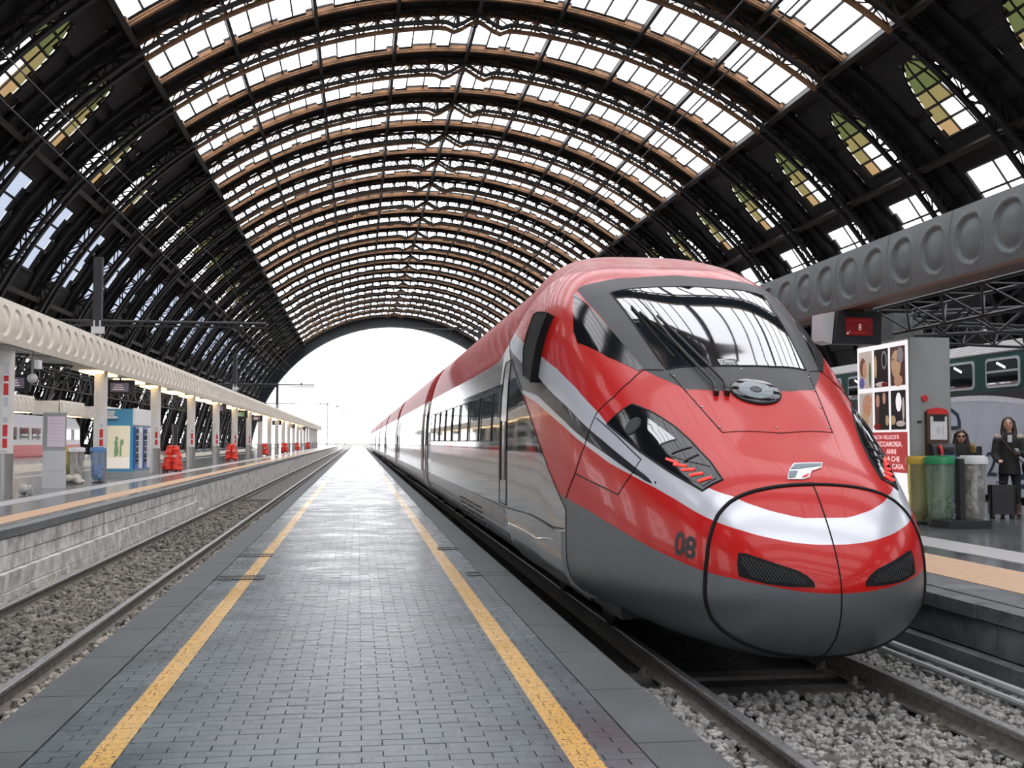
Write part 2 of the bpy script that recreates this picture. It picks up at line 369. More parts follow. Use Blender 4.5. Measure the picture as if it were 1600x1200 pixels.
# ------------------------------------------------------------------ the hall: vault, ribs, skylights
VX, VZ, VR = 8., -4.5, 36.
D2R = PI/180
def vp(phi, r, y=0): return Vector((r*math.sin(phi*D2R), y, r*math.cos(phi*D2R)))
BAY0, PER, SKY = 56.65, 10.1, 6.5
BAYS = list(range(-15, 21))
YB, YE = BAY0-15*PER-3.1, BAY0+21*PER-.3
_R = Matrix.Rotation(0, 3, 'X')
_fw = Vector((math.sin(PSI)*math.cos(PIT), math.cos(PSI)*math.cos(PIT), math.sin(PIT))); _rt = Vector((math.cos(PSI), -math.sin(PSI), 0)); _up = _rt.cross(_fw)
def in_view(p, m=1.03):
    v = Vector(p)-Vector((0, 0, 1.5)); d = v.dot(_fw)
    return d > .5 and abs(v.dot(_rt)/d) < m*800/1750 and abs(v.dot(_up)/d) < m*600/1750

def lun_range(f):                      # arched head of the side windows
    t = (48-f)/8.5; k = 2.6*(1-math.sqrt(max(0, 1-t*t)))
    return k, 5.2-k
b = MB()
def roofq(f0, f1, y0, y1):
    n = max(1, int(round((f1-f0)/1.5)))
    for i in range(n):
        a, c = f0+(f1-f0)*i/n, f0+(f1-f0)*(i+1)/n
        b.add([vp(a, VR, y0), vp(c, VR, y0), vp(c, VR, y1), vp(a, VR, y1)], [(0, 1, 2, 3)])
prev = YB
for k in BAYS:
    s0 = BAY0+k*PER; s1 = s0+SKY
    roofq(-88, 88, prev, s0); prev = s1
    for sg in (-1, 1):
        def q(a, c, y0=s0, y1=s1): roofq(min(sg*a, sg*c), max(sg*a, sg*c), y0, y1)
        q(35.8, 39.5)
        for i in range(10):
            fa, fb = 39.5+.85*i, 39.5+.85*(i+1); lo, hi = lun_range((fa+fb)/2)
            q(fa, fb, s0, s0+.1+lo); q(fa, fb, s0+.1+hi, s1)
        q(48, 51.5)
        q(51.5, 60, s1-.6, s1)
        if sg < 0: q(60, 65); q(65, 81, s1-.8, s1); q(81, 88)
        else: q(60, 88)
roofq(-88, 88, prev, YE)
ceiling = b.build('ceiling', 'roof_black', loc=(VX, 0, VZ), kind='structure', label='dark barrel vault roof of the train hall with skylight strips')
so = ceiling.modifiers.new('t', 'SOLIDIFY'); so.thickness = .18; so.offset = 1

# lattice rib (two chords, web), arch plane x,z
def rbot(f): return 34.78+(.5*max(0, 1-abs(f)/1.6) - .35*max(0, 1-abs(abs(f)-2.6)/1.2))
def arc(b, rf, f0, f1, st, dr, dy, y=0.):
    fs = list(np.arange(f0, f1+1e-6, st)); P = []
    for f in fs:
        r = rf(f) if callable(rf) else rf
        P += [vp(f, r-dr/2, y-dy/2), vp(f, r+dr/2, y-dy/2), vp(f, r+dr/2, y+dy/2), vp(f, r-dr/2, y+dy/2)]
    F = [(0, 1, 2, 3)]
    for i in range(len(fs)-1):
        for j in range(4): F.append((4*i+j, 4*i+(j+1) % 4, 4*i+4+(j+1) % 4, 4*i+4+j))
    n = 4*(len(fs)-1); F.append((n+3, n+2, n+1, n)); b.add(P, F)
def lattice(tb, f0, f1):
    arc(tb, 35.74, f0, f1, .9, .2, .3); arc(tb, rbot, f0, f1, .9, .2, .42)
    f = f0; i = 0
    while f < f1-.1:
        tb.bar(vp(f, rbot(f)), vp(f, 35.7), .12, .14)
        f2 = f+2.25
        a, c = (vp(f, rbot(f)), vp(f2, 35.7)) if i % 2 == 0 else (vp(f, 35.7), vp(f2, rbot(f2)))
        tb.bar(a, c, .08, .08); f = f2; i += 1
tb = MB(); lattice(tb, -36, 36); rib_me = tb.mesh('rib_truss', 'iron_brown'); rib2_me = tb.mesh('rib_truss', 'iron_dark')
tb = MB(); lattice(tb, -85.5, -36); lattice(tb, 36, 85.5); leg_me = tb.mesh('rib_leg', 'iron_shaded')  # legs outside the skylit zone: their shade is painted in
lb = MB()                               # ties between the two lattice ribs
f = -81.
while f < 82:
    lb.bar(vp(f, 34.85, -.62), vp(f, 34.85, .62), .10); lb.bar(vp(f, 34.85, -.62), vp(f+4.5, 34.85, .62), .06); lb.bar(vp(f, 35.6, -.62), vp(f+4.5, 35.6, .62), .09)
    f += 4.5
tie_me = lb.mesh('rib_bracing', 'iron_dark')
def curb(f0, f1):
    gb = MB(); arc(gb, 35.86, f0, f1, .75, .26, .12, .06); arc(gb, 35.66, f0, f1, .75, .14, .3, .2); return gb
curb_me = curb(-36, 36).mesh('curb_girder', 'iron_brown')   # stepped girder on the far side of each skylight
gb = curb(-86, -36); g2 = curb(36, 86); gb.add(g2.v, g2.f); curb_leg_me = gb.mesh('curb_leg', 'iron_shaded')  # curb ends below the skylights, same painted-in shade
mb2 = MB()                              # bars between the panes of one skylight
for i in range(33):
    fi = -36+2.25*i; w = .1 if i % 4 else .22
    mb2.bar(vp(fi, 35.93, .05), vp(fi, 35.93, SKY-.05), w, .16)
bars_me = mb2.mesh('glazing_bars', 'iron_dark')
pb = MB()
pa = [vp(-1.09, 36.03, .02), vp(0, 36.03, .02), vp(1.09, 36.03, .02), vp(-1.09, 36.03, SKY-.02), vp(0, 36.03, SKY-.02), vp(1.09, 36.03, SKY-.02)]
pb.add(pa, [(0, 1, 4, 3), (1, 2, 5, 4)])
pane_me = pb.mesh('skylight_pane', 'clear_pane')
panes = []
for k in BAYS:
    s0 = BAY0+k*PER
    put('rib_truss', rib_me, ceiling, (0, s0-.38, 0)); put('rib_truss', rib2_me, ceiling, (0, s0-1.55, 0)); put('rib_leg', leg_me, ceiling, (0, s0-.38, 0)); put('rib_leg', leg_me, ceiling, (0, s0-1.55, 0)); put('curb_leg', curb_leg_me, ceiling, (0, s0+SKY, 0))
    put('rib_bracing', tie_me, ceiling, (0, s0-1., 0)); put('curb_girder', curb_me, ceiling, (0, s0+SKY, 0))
    put('glazing_bars', bars_me, ceiling, (0, s0, 0))
    for i in range(32):
        fi = -36+1.125+2.25*i; p = vp(fi, VR, s0+SKY/2)+Vector((VX, 0, VZ))
        panes.append((0 if in_view(p) else 1, (p-Vector((0, 0, 1.5))).length, fi, s0))
panes.sort()
for q, d, fi, s0 in panes[:300]: put('skylight_pane', pane_me, ceiling, (0, s0, 0), (0, fi*D2R, 0))
sb = MB()
for q, d, fi, s0 in panes[300:]:
    sb.add([vp(fi-1.09, 36.03, s0+.02), vp(fi+1.09, 36.03, s0+.02), vp(fi+1.09, 36.03, s0+SKY-.02), vp(fi-1.09, 36.03, s0+SKY-.02)], [(0, 1, 2, 3)])
sb.build('skylight_panes', 'clear_pane', ceiling, kind='stuff')
# arched side windows and lower skylights
lun_me = {}
def lun_cell(sg, i, j):
    fa, fb = 39.5+1.7*i, 39.5+1.7*(i+1); P = []
    for f in (fa, fb):
        lo, hi = lun_range(max(f, 39.75))
        for t in (j/3, (j+1)/3): P.append(vp(sg*f, 36.02, .1+lo+(hi-lo)*t))
    return P
for sg in (-1, 1):
    for i in range(5):
        for j in range(3):
            m_ = 'clear_pane' if (j == 0 and i >= 2) or (j == 1 and i >= 3) else ('green_pane' if i < 2 else 'yellow_pane' if i < 4 else 'amber_pane')
            q = MB(); q.add(lun_cell(sg, i, j), [(0, 1, 3, 2)]); lun_me[sg, i, j] = q.mesh('window_pane', m_)
lf = {}
for sg in (-1, 1):
    q = MB()
    for i in range(6):
        f = 39.5+1.7*i; lo, hi = lun_range(max(f, 39.75)); q.bar(vp(sg*f, 35.9, .1+lo), vp(sg*f, 35.9, .1+hi), .1, .14)
    for t in (0, 1/3, 2/3, 1):
        pts = []
        for i in range(13):
            f = 39.6+8.4*i/12; lo, hi = lun_range(f); pts.append(vp(sg*f, 35.9, .1+lo+(hi-lo)*t))
        q.tube(pts, .09 if t in (0, 1) else .06, 5)
    for f in (54.3, 57.2): q.bar(vp(sg*f, 35.9, 0), vp(sg*f, 35.9, 5.9), .12)
    q.bar(vp(sg*51.6, 35.9, 2.95), vp(sg*60, 35.9, 2.95), .10)
    for f in (51.6, 60): q.bar(vp(sg*f, 35.85, 0), vp(sg*f, 35.85, 5.9), .22)
    lf[sg] = q.mesh('window_frame', 'iron_dark')
low_me = {}
for sg in (-1, 1):
    for i in range(3):
        for j in range(2):
            q = MB(); fa, fb = 51.6+2.8*i, 51.6+2.8*(i+1)
            q.add([vp(sg*fa, 36.02, 2.95*j), vp(sg*fb, 36.02, 2.95*j), vp(sg*fb, 36.02, 2.95*j+2.95), vp(sg*fa, 36.02, 2.95*j+2.95)], [(0, 1, 2, 3)])
            low_me[sg, i, j] = q.mesh('window_pane', 'blue_pane' if sg < 0 else 'clear_pane')
far = MB()
for k in BAYS:
    s0 = BAY0+k*PER
    for sg in (-1, 1):
        put('window_frame', lf[sg], ceiling, (0, s0, 0))
        if 15 < s0 < 105:
            for me in [lun_me[sg, i, j] for i in range(5) for j in range(3)]+[low_me[sg, i, j] for i in range(3) for j in range(2)]: put('window_pane', me, ceiling, (0, s0, 0))
        else:
            for i in range(5):
                for j in range(3):
                    far.cm = 3 if (j == 0 and i >= 2) or (j == 1 and i >= 3) else (0 if i < 2 else 1 if i < 4 else 2)
                    far.add([p+Vector((0, s0, 0)) for p in lun_cell(sg, i, j)], [(0, 1, 3, 2)])
            far.cm = 4 if sg < 0 else 3
            far.add([vp(sg*f, 36.02, s0+y) for f, y in ((51.6, 0), (60, 0), (60, 5.9), (51.6, 5.9))], [(0, 1, 2, 3)])
far.build('window_panes', ['green_pane', 'yellow_pane', 'amber_pane', 'clear_pane', 'blue_pane'], ceiling, kind='stuff')
# low lattice in the openings at the foot of the left side
q = MB()
for i in range(5):
    f = -65-4*i; q.bar(vp(f, 35.9, 0), vp(f, 35.9, 6.2), .2)
for i in range(4):
    fa, fb = -65-4*i, -69-4*i
    for j in range(2): q.bar(vp(fa, 35.9, 3.1*j), vp(fb, 35.9, 3.1*j+3.1), .12); q.bar(vp(fb, 35.9, 3.1*j), vp(fa, 35.9, 3.1*j+3.1), .12)
for y in (0, 3.1, 6.2): q.bar(vp(-65, 35.9, y), vp(-81, 35.9, y), .2)
lat_me = q.mesh('side_lattice', 'iron_dark')
for k in BAYS: put('side_lattice', lat_me, ceiling, (0, BAY0+k*PER, 0))
for f in (-62.5, -49.5, -36, -27, -18, -9, 0, 9, 18, 27, 36, 49.5, 62.5):
    q = MB(); big = abs(f) >= 36
    r = 35.35 if big else 35.5
    q.box((0, (YB+YE)/2, 0), (.34 if big else .22, YE-YB, .75 if big else .5))
    put('purlin', q.mesh('purlin', 'iron_dark'), ceiling, vp(f, r), (0, f*D2R, 0))
q = MB(); arc(q, 34.9, -88, 88, 1, 2.6, 1.1); arc(q, 33.4, -88, 88, 1, .35, 2.2)
q.build('end_arch', 'end_grey', ceiling, (0, YE+.55, 0), label='grey end arch of the hall')
q = MB(); hz = 10.
def hw(x): return VZ+math.sqrt(max(0, VR**2-(x-VX)**2))
xs = [VX-35+5*i for i in range(15)]
q.span((VX-36, YB-.6, -1), (VX+36, YB, hz))
for x in xs: q.span((x-.35, YB-.5, hz), (x+.35, YB-.1, hw(x)))
for z in (15, 20, 25): w_ = math.sqrt(VR**2-(z-VZ)**2); q.span((VX-w_, YB-.45, z-.25), (VX+w_, YB-.15, z+.25))
wb = q.build('wall_back', 'roof_black', kind='structure', label='dark head wall with a tall glazed lunette behind the viewer')
pv_ = [-35+5*i for i in range(15)]
for a_, c_ in zip(pv_[:-1], pv_[1:]):
    zs = [hz, 15, 20, 25, 40]
    for z0, z1 in zip(zs[:-1], zs[1:]):
        za, zc = min(z1, hw(VX+a_)), min(z1, hw(VX+c_))
        if max(za, zc) <= z0+.2: continue
        q = MB(); q.add([(VX+a_+.3, YB-.3, z0), (VX+c_-.3, YB-.3, z0), (VX+c_-.3, YB-.3, max(z0+.02, zc)), (VX+a_+.3, YB-.3, max(z0+.02, za))], [(0, 1, 2, 3)]); q.build('window_pane', 'clear_pane', wb)

# ------------------------------------------------------------------ ground, platforms, tracks
q = MB(); q.span((-160, -60, -1.0), (160, 1200, -.80)); q.build('floor', 'ballast', kind='structure', label='gravel ground under the tracks')
YP = 26.2
q = MB(); q.cm = 0; q.span((-1.86, -4, -.80), (1.71, YP, -.012)); q.cm = 1; q.span((-1.53, YP, -.80), (1.37, 330, 0)); q.cm = 2; q.span((-1.87, YP+34, -.8), (-1.53, 330, .004)); q.span((1.37, YP+34, -.8), (1.72, 330, .004))
MATS['paver_far'] = MATS['paver']
platform = q.build('floor_platform', ['mortar', 'paver_far', 'coping'], kind='structure', label='grey paved island platform in the middle with yellow lines')
cop_l = MB(); cop_l.span((-1.87, -.595, -.30), (-1.535, .595, .004)); cop_l = cop_l.mesh('coping_slab', 'coping')
cop_r = MB(); cop_r.span((1.375, -.595, -.30), (1.72, .595, .004)); cop_r = cop_r.mesh('coping_slab', 'coping')
for i in range(-3, 47):
    y = 4.9+1.2*i
    put('coping_slab', cop_l, platform, (0, y+.25, 0)); put('coping_slab', cop_r, platform, (0, y, 0))
pv = MB(); w, d, h = .1026, .0492, .012
pv.add([(-w, -d, -h), (w, -d, -h), (w, d, -h), (-w, d, -h), (-w+.002, -d+.002, 0), (w-.002, -d+.002, 0), (w-.002, d-.002, 0), (-w+.002, d-.002, 0)],
       [(4, 5, 6, 7), (0, 1, 5, 4), (1, 2, 6, 5), (2, 3, 7, 6), (3, 0, 4, 7)])
pav_me = pv.mesh('paver', 'paver')
PX0, PX1 = -1.53, 1.372
pl = []
r = 0; y = -3.9
while y < YP-.05:
    off = .1037 if r % 2 else 0.
    x = PX0+off+.1037
    while x < PX1-.09: pl.append((x, y)); x += .2073
    if off: pl.append((PX0+.051, y, .48)); pl.append((PX1-.051, y, .48))
    r += 1; y += .1
vis = sorted([(p[1], p) for p in pl if len(p) == 2 and p[1] > 5.1 and in_view((p[0], p[1], 0), 1.0)])[:300]
vs_ = set(p for _, p in vis)
for _, p in vis:
    put('paver', pav_me, platform, (p[0], p[1], random.uniform(-.0015, .001)), (random.uniform(-.006, .006), random.uniform(-.004, .004), 0))
rest = [p for p in pl if p not in vs_]
bv = np.array([(-w, -d, -h), (w, -d, -h), (w, d, -h), (-w, d, -h), (-w+.002, -d+.002, 0), (w-.002, -d+.002, 0), (w-.002, d-.002, 0), (-w+.002, d-.002, 0)])
bf = np.array([(4, 5, 6, 7), (0, 1, 5, 4), (1, 2, 6, 5), (2, 3, 7, 6), (3, 0, 4, 7)])
V = []; F = []
for i, p in enumerate(rest):
    vv = bv*np.array([p[2] if len(p) > 2 else 1, 1, 1])+np.array([p[0], p[1], 0])
    tx, ty = random.uniform(-.006, .006), random.uniform(-.006, .006)
    vv[:, 2] += (vv[:, 0]-p[0])*tx+(vv[:, 1]-p[1])*ty+random.uniform(-.0015, .001)
    V.append(vv); F.append(bf+8*i)
put('pavers', fast_mesh('pavers', np.concatenate(V), np.concatenate(F), 'paver'), platform, kind='stuff')
for x0, x1, y in ((-1.55, -1.02, 12.66), (-1.62, -1.1, 15.1), (1.22, 1.71, 12.66), (1.1, 1.55, 15.7)):
    q = MB(); q.span((x0, y-.17, .0), (x1, y-.14, .007)); q.span((x0, y+.14, .0), (x1, y+.17, .007))
    n = int((x1-x0)/.035)
    for i in range(n+1): q.span((x0+i*.035, y-.14, .0), (x0+i*.035+.016, y+.14, .006))
    q.build('drain_grate', 'dark_metal', platform)

def rail_prof(): return [(-.075, 0), (.075, 0), (.075, .018), (.012, .035), (.010, .115), (.036, .128), (.036, .160), (.030, .168), (-.030, .168), (-.036, .160), (-.036, .128), (-.010, .115), (-.012, .035), (-.075, .018)]
def track(label, xs, ztop, y0, y1, sl, wid):
    t = thing('railway_track', label, 'railway track', ((xs[0]+xs[1])/2, y0, ztop-.168))
    cx = (xs[0]+xs[1])/2
    for x in xs:
        q = MB(); q.prism_y(rail_prof(), 0, y1-y0); me = q.mesh('rail', ['rail_side', 'rail_steel'])
        for p in me.polygons:
            if p.center.z > .158 and p.normal.z > .3: p.material_index = 1
        put('rail', me, t, (x-cx, 0, 0))
    q = MB(); q.bbox((0, 0, -.10), (wid, .24, .2), .02); sm = q.mesh('sleeper', 'sleeper')
    bo = MB()
    bo.box((0, 0, .012), (.30, .16, .024))
    for dx in (-.12, .12): bo.cyl((dx, 0, .02), .022, .06, 8); bo.cyl((dx, 0, .02), .036, .03, 6)
    bm_ = bo.mesh('rail_fastening', 'rail_side')
    for y in sl:
        s = put('sleeper', sm, t, (0, y-y0, 0))
        for x in xs: put('rail_fastening', bm_, s, (x-cx, 0, 0))
    return t
track('railway track under the red train with pale stones', (2.50, 4.08), -.30, 2., 330, [4.3+.62*i for i in range(9)], 2.5)
track('empty railway track left of the paved middle platform', (-4.26, -2.85), -.50, 2., 330, [7.+.65*i for i in range(56)], 2.3)
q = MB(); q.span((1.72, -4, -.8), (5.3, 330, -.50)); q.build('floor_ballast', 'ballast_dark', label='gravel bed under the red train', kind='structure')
q = MB(); q.span((-5., -4, -.8), (-1.87, 330, -.70)); q.build('floor_ballast', 'ballast', label='gravel bed of the empty left track', kind='structure')
def stones(name, m, label, boxes, zb, smin, smax):
    # one lump of angular ballast
    ico = bmesh.new(); bmesh.ops.create_icosphere(ico, subdivisions=1, radius=1); ico.verts.ensure_lookup_table()
    iv = np.array([v.co[:] for v in ico.verts]); jf = np.array([[v.index for v in f.verts] for f in ico.faces]); ico.free()
    V = []; F = []; n = 0
    for (x0, x1, y0, y1, dens) in boxes:
        cnt = int((x1-x0)*(y1-y0)*dens)
        P = np.stack([rng.uniform(x0, x1, cnt), rng.uniform(y0, y1, cnt), np.full(cnt, zb)+rng.uniform(-.035, .03, cnt)], 1)
        sc = rng.uniform(smin, smax, (cnt, 1))*rng.uniform(.6, 1.35, (cnt, 3))
        an = rng.uniform(0, 6.28, cnt)
        for i in range(cnt):
            vv = iv*(1+rng.uniform(-.28, .22, (len(iv), 1)))*sc[i]
            c, s = math.cos(an[i]), math.sin(an[i]); vv = np.stack([vv[:, 0]*c-vv[:, 1]*s, vv[:, 0]*s+vv[:, 1]*c, vv[:, 2]], 1)
            V.append(vv+P[i]); F.append(jf+n); n += len(iv)
    put(name, fast_mesh(name, np.concatenate(V), np.concatenate(F), m), label=label, cat='ballast', kind='stuff')
stones('ballast_stones', 'stone_light', 'pale broken ballast stones around the red train track', [(1.75, 2.40, 4.6, 8.6, 620), (4.18, 5.05, 4.6, 11.5, 620)], -.455, .020, .043)
stones('ballast_stones', 'stone_light', 'pale ballast stones between the rails in front of the red nose', [(2.60, 3.98, 4.6, 8.4, 560)], -.482, .018, .038)
stones('ballast_stones', 'stone_warm', 'dirty ballast stones filling the empty left track', [(-2.75, -1.9, 6.5, 16, 420), (-4.85, -4.36, 11, 26, 420), (-2.75, -1.9, 16, 34, 150), (-4.85, -4.36, 26, 44, 160)], -.665, .022, .050)
stones('ballast_stones', 'stone_sooty', 'dark oil-stained ballast stones between the rails of the empty track', [(-4.16, -2.95, 8, 22, 260), (-4.16, -2.95, 22, 40, 90)], -.665, .024, .052)

# left platform
zl, zr = .30, .17
q = MB(); q.cm = 0; q.span((-12.6, -10, -.8), (-4.95, 320, zl)); q.cm = 1; q.span((-5.0, YP+8, -.8), (-4.75, 320, .17))
fl = q.build('floor_left', ['polished_floor', 'stone_wall'], kind='structure', label='polished dark floor of the left platform')
q = MB(); q.span((-5.56, -10, zl), (-5.10, 320, zl+.006)); q.build('tactile_strip', 'stripe_tan', fl)
q = MB(); q.span((-7.0, -10, zl), (-6.5, 320, zl+.005)); q.build('white_strip', 'stripe_white', fl)
q = MB(); q.span((-11.3, -10, zl), (-10.8, 320, zl+.005)); q.build('white_strip', 'stripe_white', fl)
def wall_blocks(par, x, sgn, y0, y1, rows, m):
    for (z0, z1, out, L, mm) in rows:
        y = y0+random.uniform(-.3, 0)
        while y < y1:
            l = L*random.uniform(.85, 1.15); q = MB(); o = out+random.uniform(-.008, .008)
            q.span((x-sgn*.25, y+.009, z0+.007), (x+sgn*o, y+l-.009, z1-.007)); q.build('stone_block', mm, par); y += l
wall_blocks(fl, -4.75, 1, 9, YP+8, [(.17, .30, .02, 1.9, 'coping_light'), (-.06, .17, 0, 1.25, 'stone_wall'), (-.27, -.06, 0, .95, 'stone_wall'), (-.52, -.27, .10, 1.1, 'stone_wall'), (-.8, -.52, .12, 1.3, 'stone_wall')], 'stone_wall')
q = MB(); q.span((-5., YP+8, .17), (-4.73, 320, .30)); q.build('coping_run', 'coping_light', fl)
# right platform
q = MB(); q.cm = 0; q.span((5.25, -10, -.8), (13.6, 320, zr)); q.cm = 1; q.span((5.05, 16, -.8), (5.3, 320, .0))
fr = q.build('floor_right', ['polished_floor', 'stone_wall_dark'], kind='structure', label='polished dark floor of the right platform')
q = MB(); q.span((5.72, -10, zr), (6.66, 320, zr+.006)); q.build('tactile_strip', 'stripe_tan', fr)
q = MB(); q.span((7.14, -10, zr), (7.82, 320, zr+.005)); q.build('white_strip', 'stripe_white', fr)
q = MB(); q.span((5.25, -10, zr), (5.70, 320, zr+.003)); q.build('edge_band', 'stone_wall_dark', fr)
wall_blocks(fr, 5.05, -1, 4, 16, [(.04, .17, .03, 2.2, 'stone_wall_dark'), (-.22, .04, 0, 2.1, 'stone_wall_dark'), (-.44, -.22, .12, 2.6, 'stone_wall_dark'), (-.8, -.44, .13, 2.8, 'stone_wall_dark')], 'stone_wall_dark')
for x, z, rr in ((4.80, -.335, .036), (4.68, -.365, .026)):
    q = MB(); q.tube([(x, 2, z), (x, 40, z)], rr, 8)
    q.build('cable_pipe', 'grey_paint', label='thick grey pipe along the right platform wall' if rr > .03 else 'thin grey pipe beside the thick pipe along the wall', cat='pipe', smooth=True)

# ------------------------------------------------------------------ the red high-speed train
XC, Y0 = 3.3, 7.385
def pchip(xs, ys):
    n = len(xs); h = [xs[i+1]-xs[i] for i in range(n-1)]; d = [(ys[i+1]-ys[i])/h[i] for i in range(n-1)]
    m = [0]*n; m[0] = d[0]; m[-1] = d[-1]
    for i in range(1, n-1):
        if d[i-1]*d[i] <= 0: m[i] = 0
        else: w1 = 2*h[i]+h[i-1]; w2 = h[i]+2*h[i-1]; m[i] = (w1+w2)/(w1/d[i-1]+w2/d[i])
    def f(x):
        if x <= xs[0]: return ys[0]
        if x >= xs[-1]: return ys[-1]
        lo = 0
        while xs[lo+1] < x: lo += 1
        t = (x-xs[lo])/h[lo]
        return ys[lo]*(1+2*t)*(1-t)**2+m[lo]*h[lo]*t*(1-t)**2+ys[lo+1]*t*t*(3-2*t)+m[lo+1]*h[lo]*t*t*(t-1)
    return f
def cur(p):
    f = pchip([math.sqrt(max(0, y-Y0)) for y, _ in p], [v for _, v in p])
    return functools.lru_cache(None)(lambda Y: f(math.sqrt(max(0, Y-Y0))))
TT = cur([(Y0, .44), (7.423, .611), (7.512, .779), (7.637, .949), (7.856, 1.182), (8.472, 1.56), (9.43, 2.155), (11.06, 3.09), (12.2, 3.52), (13.4, 3.74), (15, 3.79)])
BB = cur([(Y0, .44), (7.415, .262), (7.536, .088), (7.8, -.06), (8.3, -.13), (8.8, -.13), (9.4, -.08), (10, -.02), (15, -.02)])
WW = cur([(Y0, 0), (7.41, .24), (7.50, .49), (7.64, .685), (7.85, .855), (8.2, 1.0), (8.8, 1.175), (9.4, 1.29), (10.2, 1.40), (11.5, 1.455), (13, 1.46)])
ZW = cur([(Y0, .44), (8, .5), (9.5, .55), (12, .8), (14, .9)])
NT = cur([(Y0, 2.2), (7.9, 2.7), (8.5, 2.85), (9.4, 3.0), (10.4, 3.5), (11.5, 4.1), (13, 3.7), (15, 3.0)])
NB = cur([(Y0, 2.2), (8, 2.3), (9, 2.6), (10, 3.6), (14, 4.5)])
def sec(Y, a):
    w = WW(Y); zw = ZW(Y); c = max(math.cos(a), 0); q = math.sin(a)
    n, h = (NT(Y), TT(Y)-zw) if q >= 0 else (NB(Y), zw-BB(Y))
    r = (c**n+abs(q)**n)**(-1/n)
    return w*r*c, zw+h*r*q
def surf(Y, a):                         # a: -pi/2 keel .. pi/2 roof .. 3pi/2 keel, left side first
    if a <= PI/2: x, z = sec(Y, a); return Vector((XC-x, Y, z))
    x, z = sec(Y, PI-a); return Vector((XC+x, Y, z))
def nrm(Y, a):
    e = 1e-3; n = (surf(Y+e, a)-surf(max(Y0+1e-5, Y-e), a)).cross(surf(Y, a+e)-surf(Y, a-e))
    if n.length < 1e-12: return Vector((0, -1, 0))
    n.normalize(); o = surf(Y, a)-Vector((XC, Y+.3 if Y < 9 else Y, ZW(Y)))
    return n if n.dot(o) > 0 else -n
def on(Y, a, off): return surf(Y, a)+nrm(Y, a)*off
def lin(pts):                           # piecewise linear z over sqrt(Y - Y0)
    p = sorted(pts)
    def f(Y):
        if Y <= p[0][0]: return p[0][1]
        if Y >= p[-1][0]: return p[-1][1]+(p[-1][1]-p[-2][1])/(p[-1][0]-p[-2][0])*(Y-p[-1][0])
        for i in range(len(p)-1):
            if Y <= p[i+1][0]: t = (Y-p[i][0])/(p[i+1][0]-p[i][0]); return p[i][1]+(p[i+1][1]-p[i][1])*t
    return f
def zof(L): return [(Y, sec(Y, min(a, PI-a))[1]) for Y, a in L]
SIL_UP = lin(zof([(7.640, 1.3792), (7.681, 1.1688), (7.755, 1.0053), (7.879, .8976), (8.026, .8128), (8.12, .793), (8.459, .7369), (8.917, .6935), (9.497, .64), (9.692, .6454), (10.27, .6304), (10.897, .6066), (11.535, .5862), (12.324, .5787)])+[(7.5, .93), (7.63, .955)])
SIL_LO = lin(zof([(7.52, 1.2228), (7.58, .9099), (7.693, .7258), (7.859, .6193), (8.252, .5804), (8.541, .5613), (8.845, .5306), (9.285, .4929), (9.79, .4754), (10.376, .4528), (10.914, .4335), (11.584, .42), (12.904, .4125)])+[(7.4, .77), (7.505, .772)])
BLK_UP = lin(zof([(8.559, .5908), (8.874, .5806), (9.766, .5505), (10.261, .5381), (10.997, .5123), (11.608, .509), (12.134, .5051)]))
BLK_LO = lin(zof([(8.50, .5808), (8.646, .5584), (9.222, .5243), (9.809, .4949), (10.397, .4728), (10.935, .4575), (11.607, .4459), (12.916, .4217)]))
RED_LO = lin(zof([(7.498, .1188), (7.627, .1175), (7.815, .1157), (8.076, .1372), (8.413, .1642), (8.922, .1932), (9.502, .2002), (9.845, .1953), (10.192, .1772)])+[(7.385, .452), (7.41, .463)])
SEAM = lin([(-1, 10.2), (.6, 10.2), (.88, 10.22), (1.31, 11.09), (1.85, 12.21), (2.55, 14.1), (2.98, 15.17)])   # Y of the cab seam over z
FRONT = [(11.484, .906), (11.344, 1.0348), (11.32, 1.2567), (11.42, PI/2), (9.036, PI/2), (9.059, 1.3095), (9.144, 1.1305), (9.417, 1.0324), (9.607, .9801), (10.085, .9603), (10.876, .9195)]
FRONT = FRONT[:4]+[(Y, PI-a) for Y, a in FRONT[:3][::-1]]+[(Y, PI-a) for Y, a in FRONT[5:][::-1]]+FRONT[4:]
def sdist(P, poly):
    x, y = P[0], P[1]*1.3; d = 1e9; ins = False; n = len(poly)
    for i in range(n):
        x1, y1 = poly[i][0], poly[i][1]*1.3; x2, y2 = poly[(i+1) % n][0], poly[(i+1) % n][1]*1.3
        dx, dy = x2-x1, y2-y1; t = max(0, min(1, ((x-x1)*dx+(y-y1)*dy)/(dx*dx+dy*dy))); d = min(d, (x-x1-t*dx)**2+(y-y1-t*dy)**2)
        if (y1 > y) != (y2 > y) and x < (x2-x1)*(y-y1)/(y2-y1)+x1: ins = not ins
    return math.sqrt(d) if ins else -math.sqrt(d)
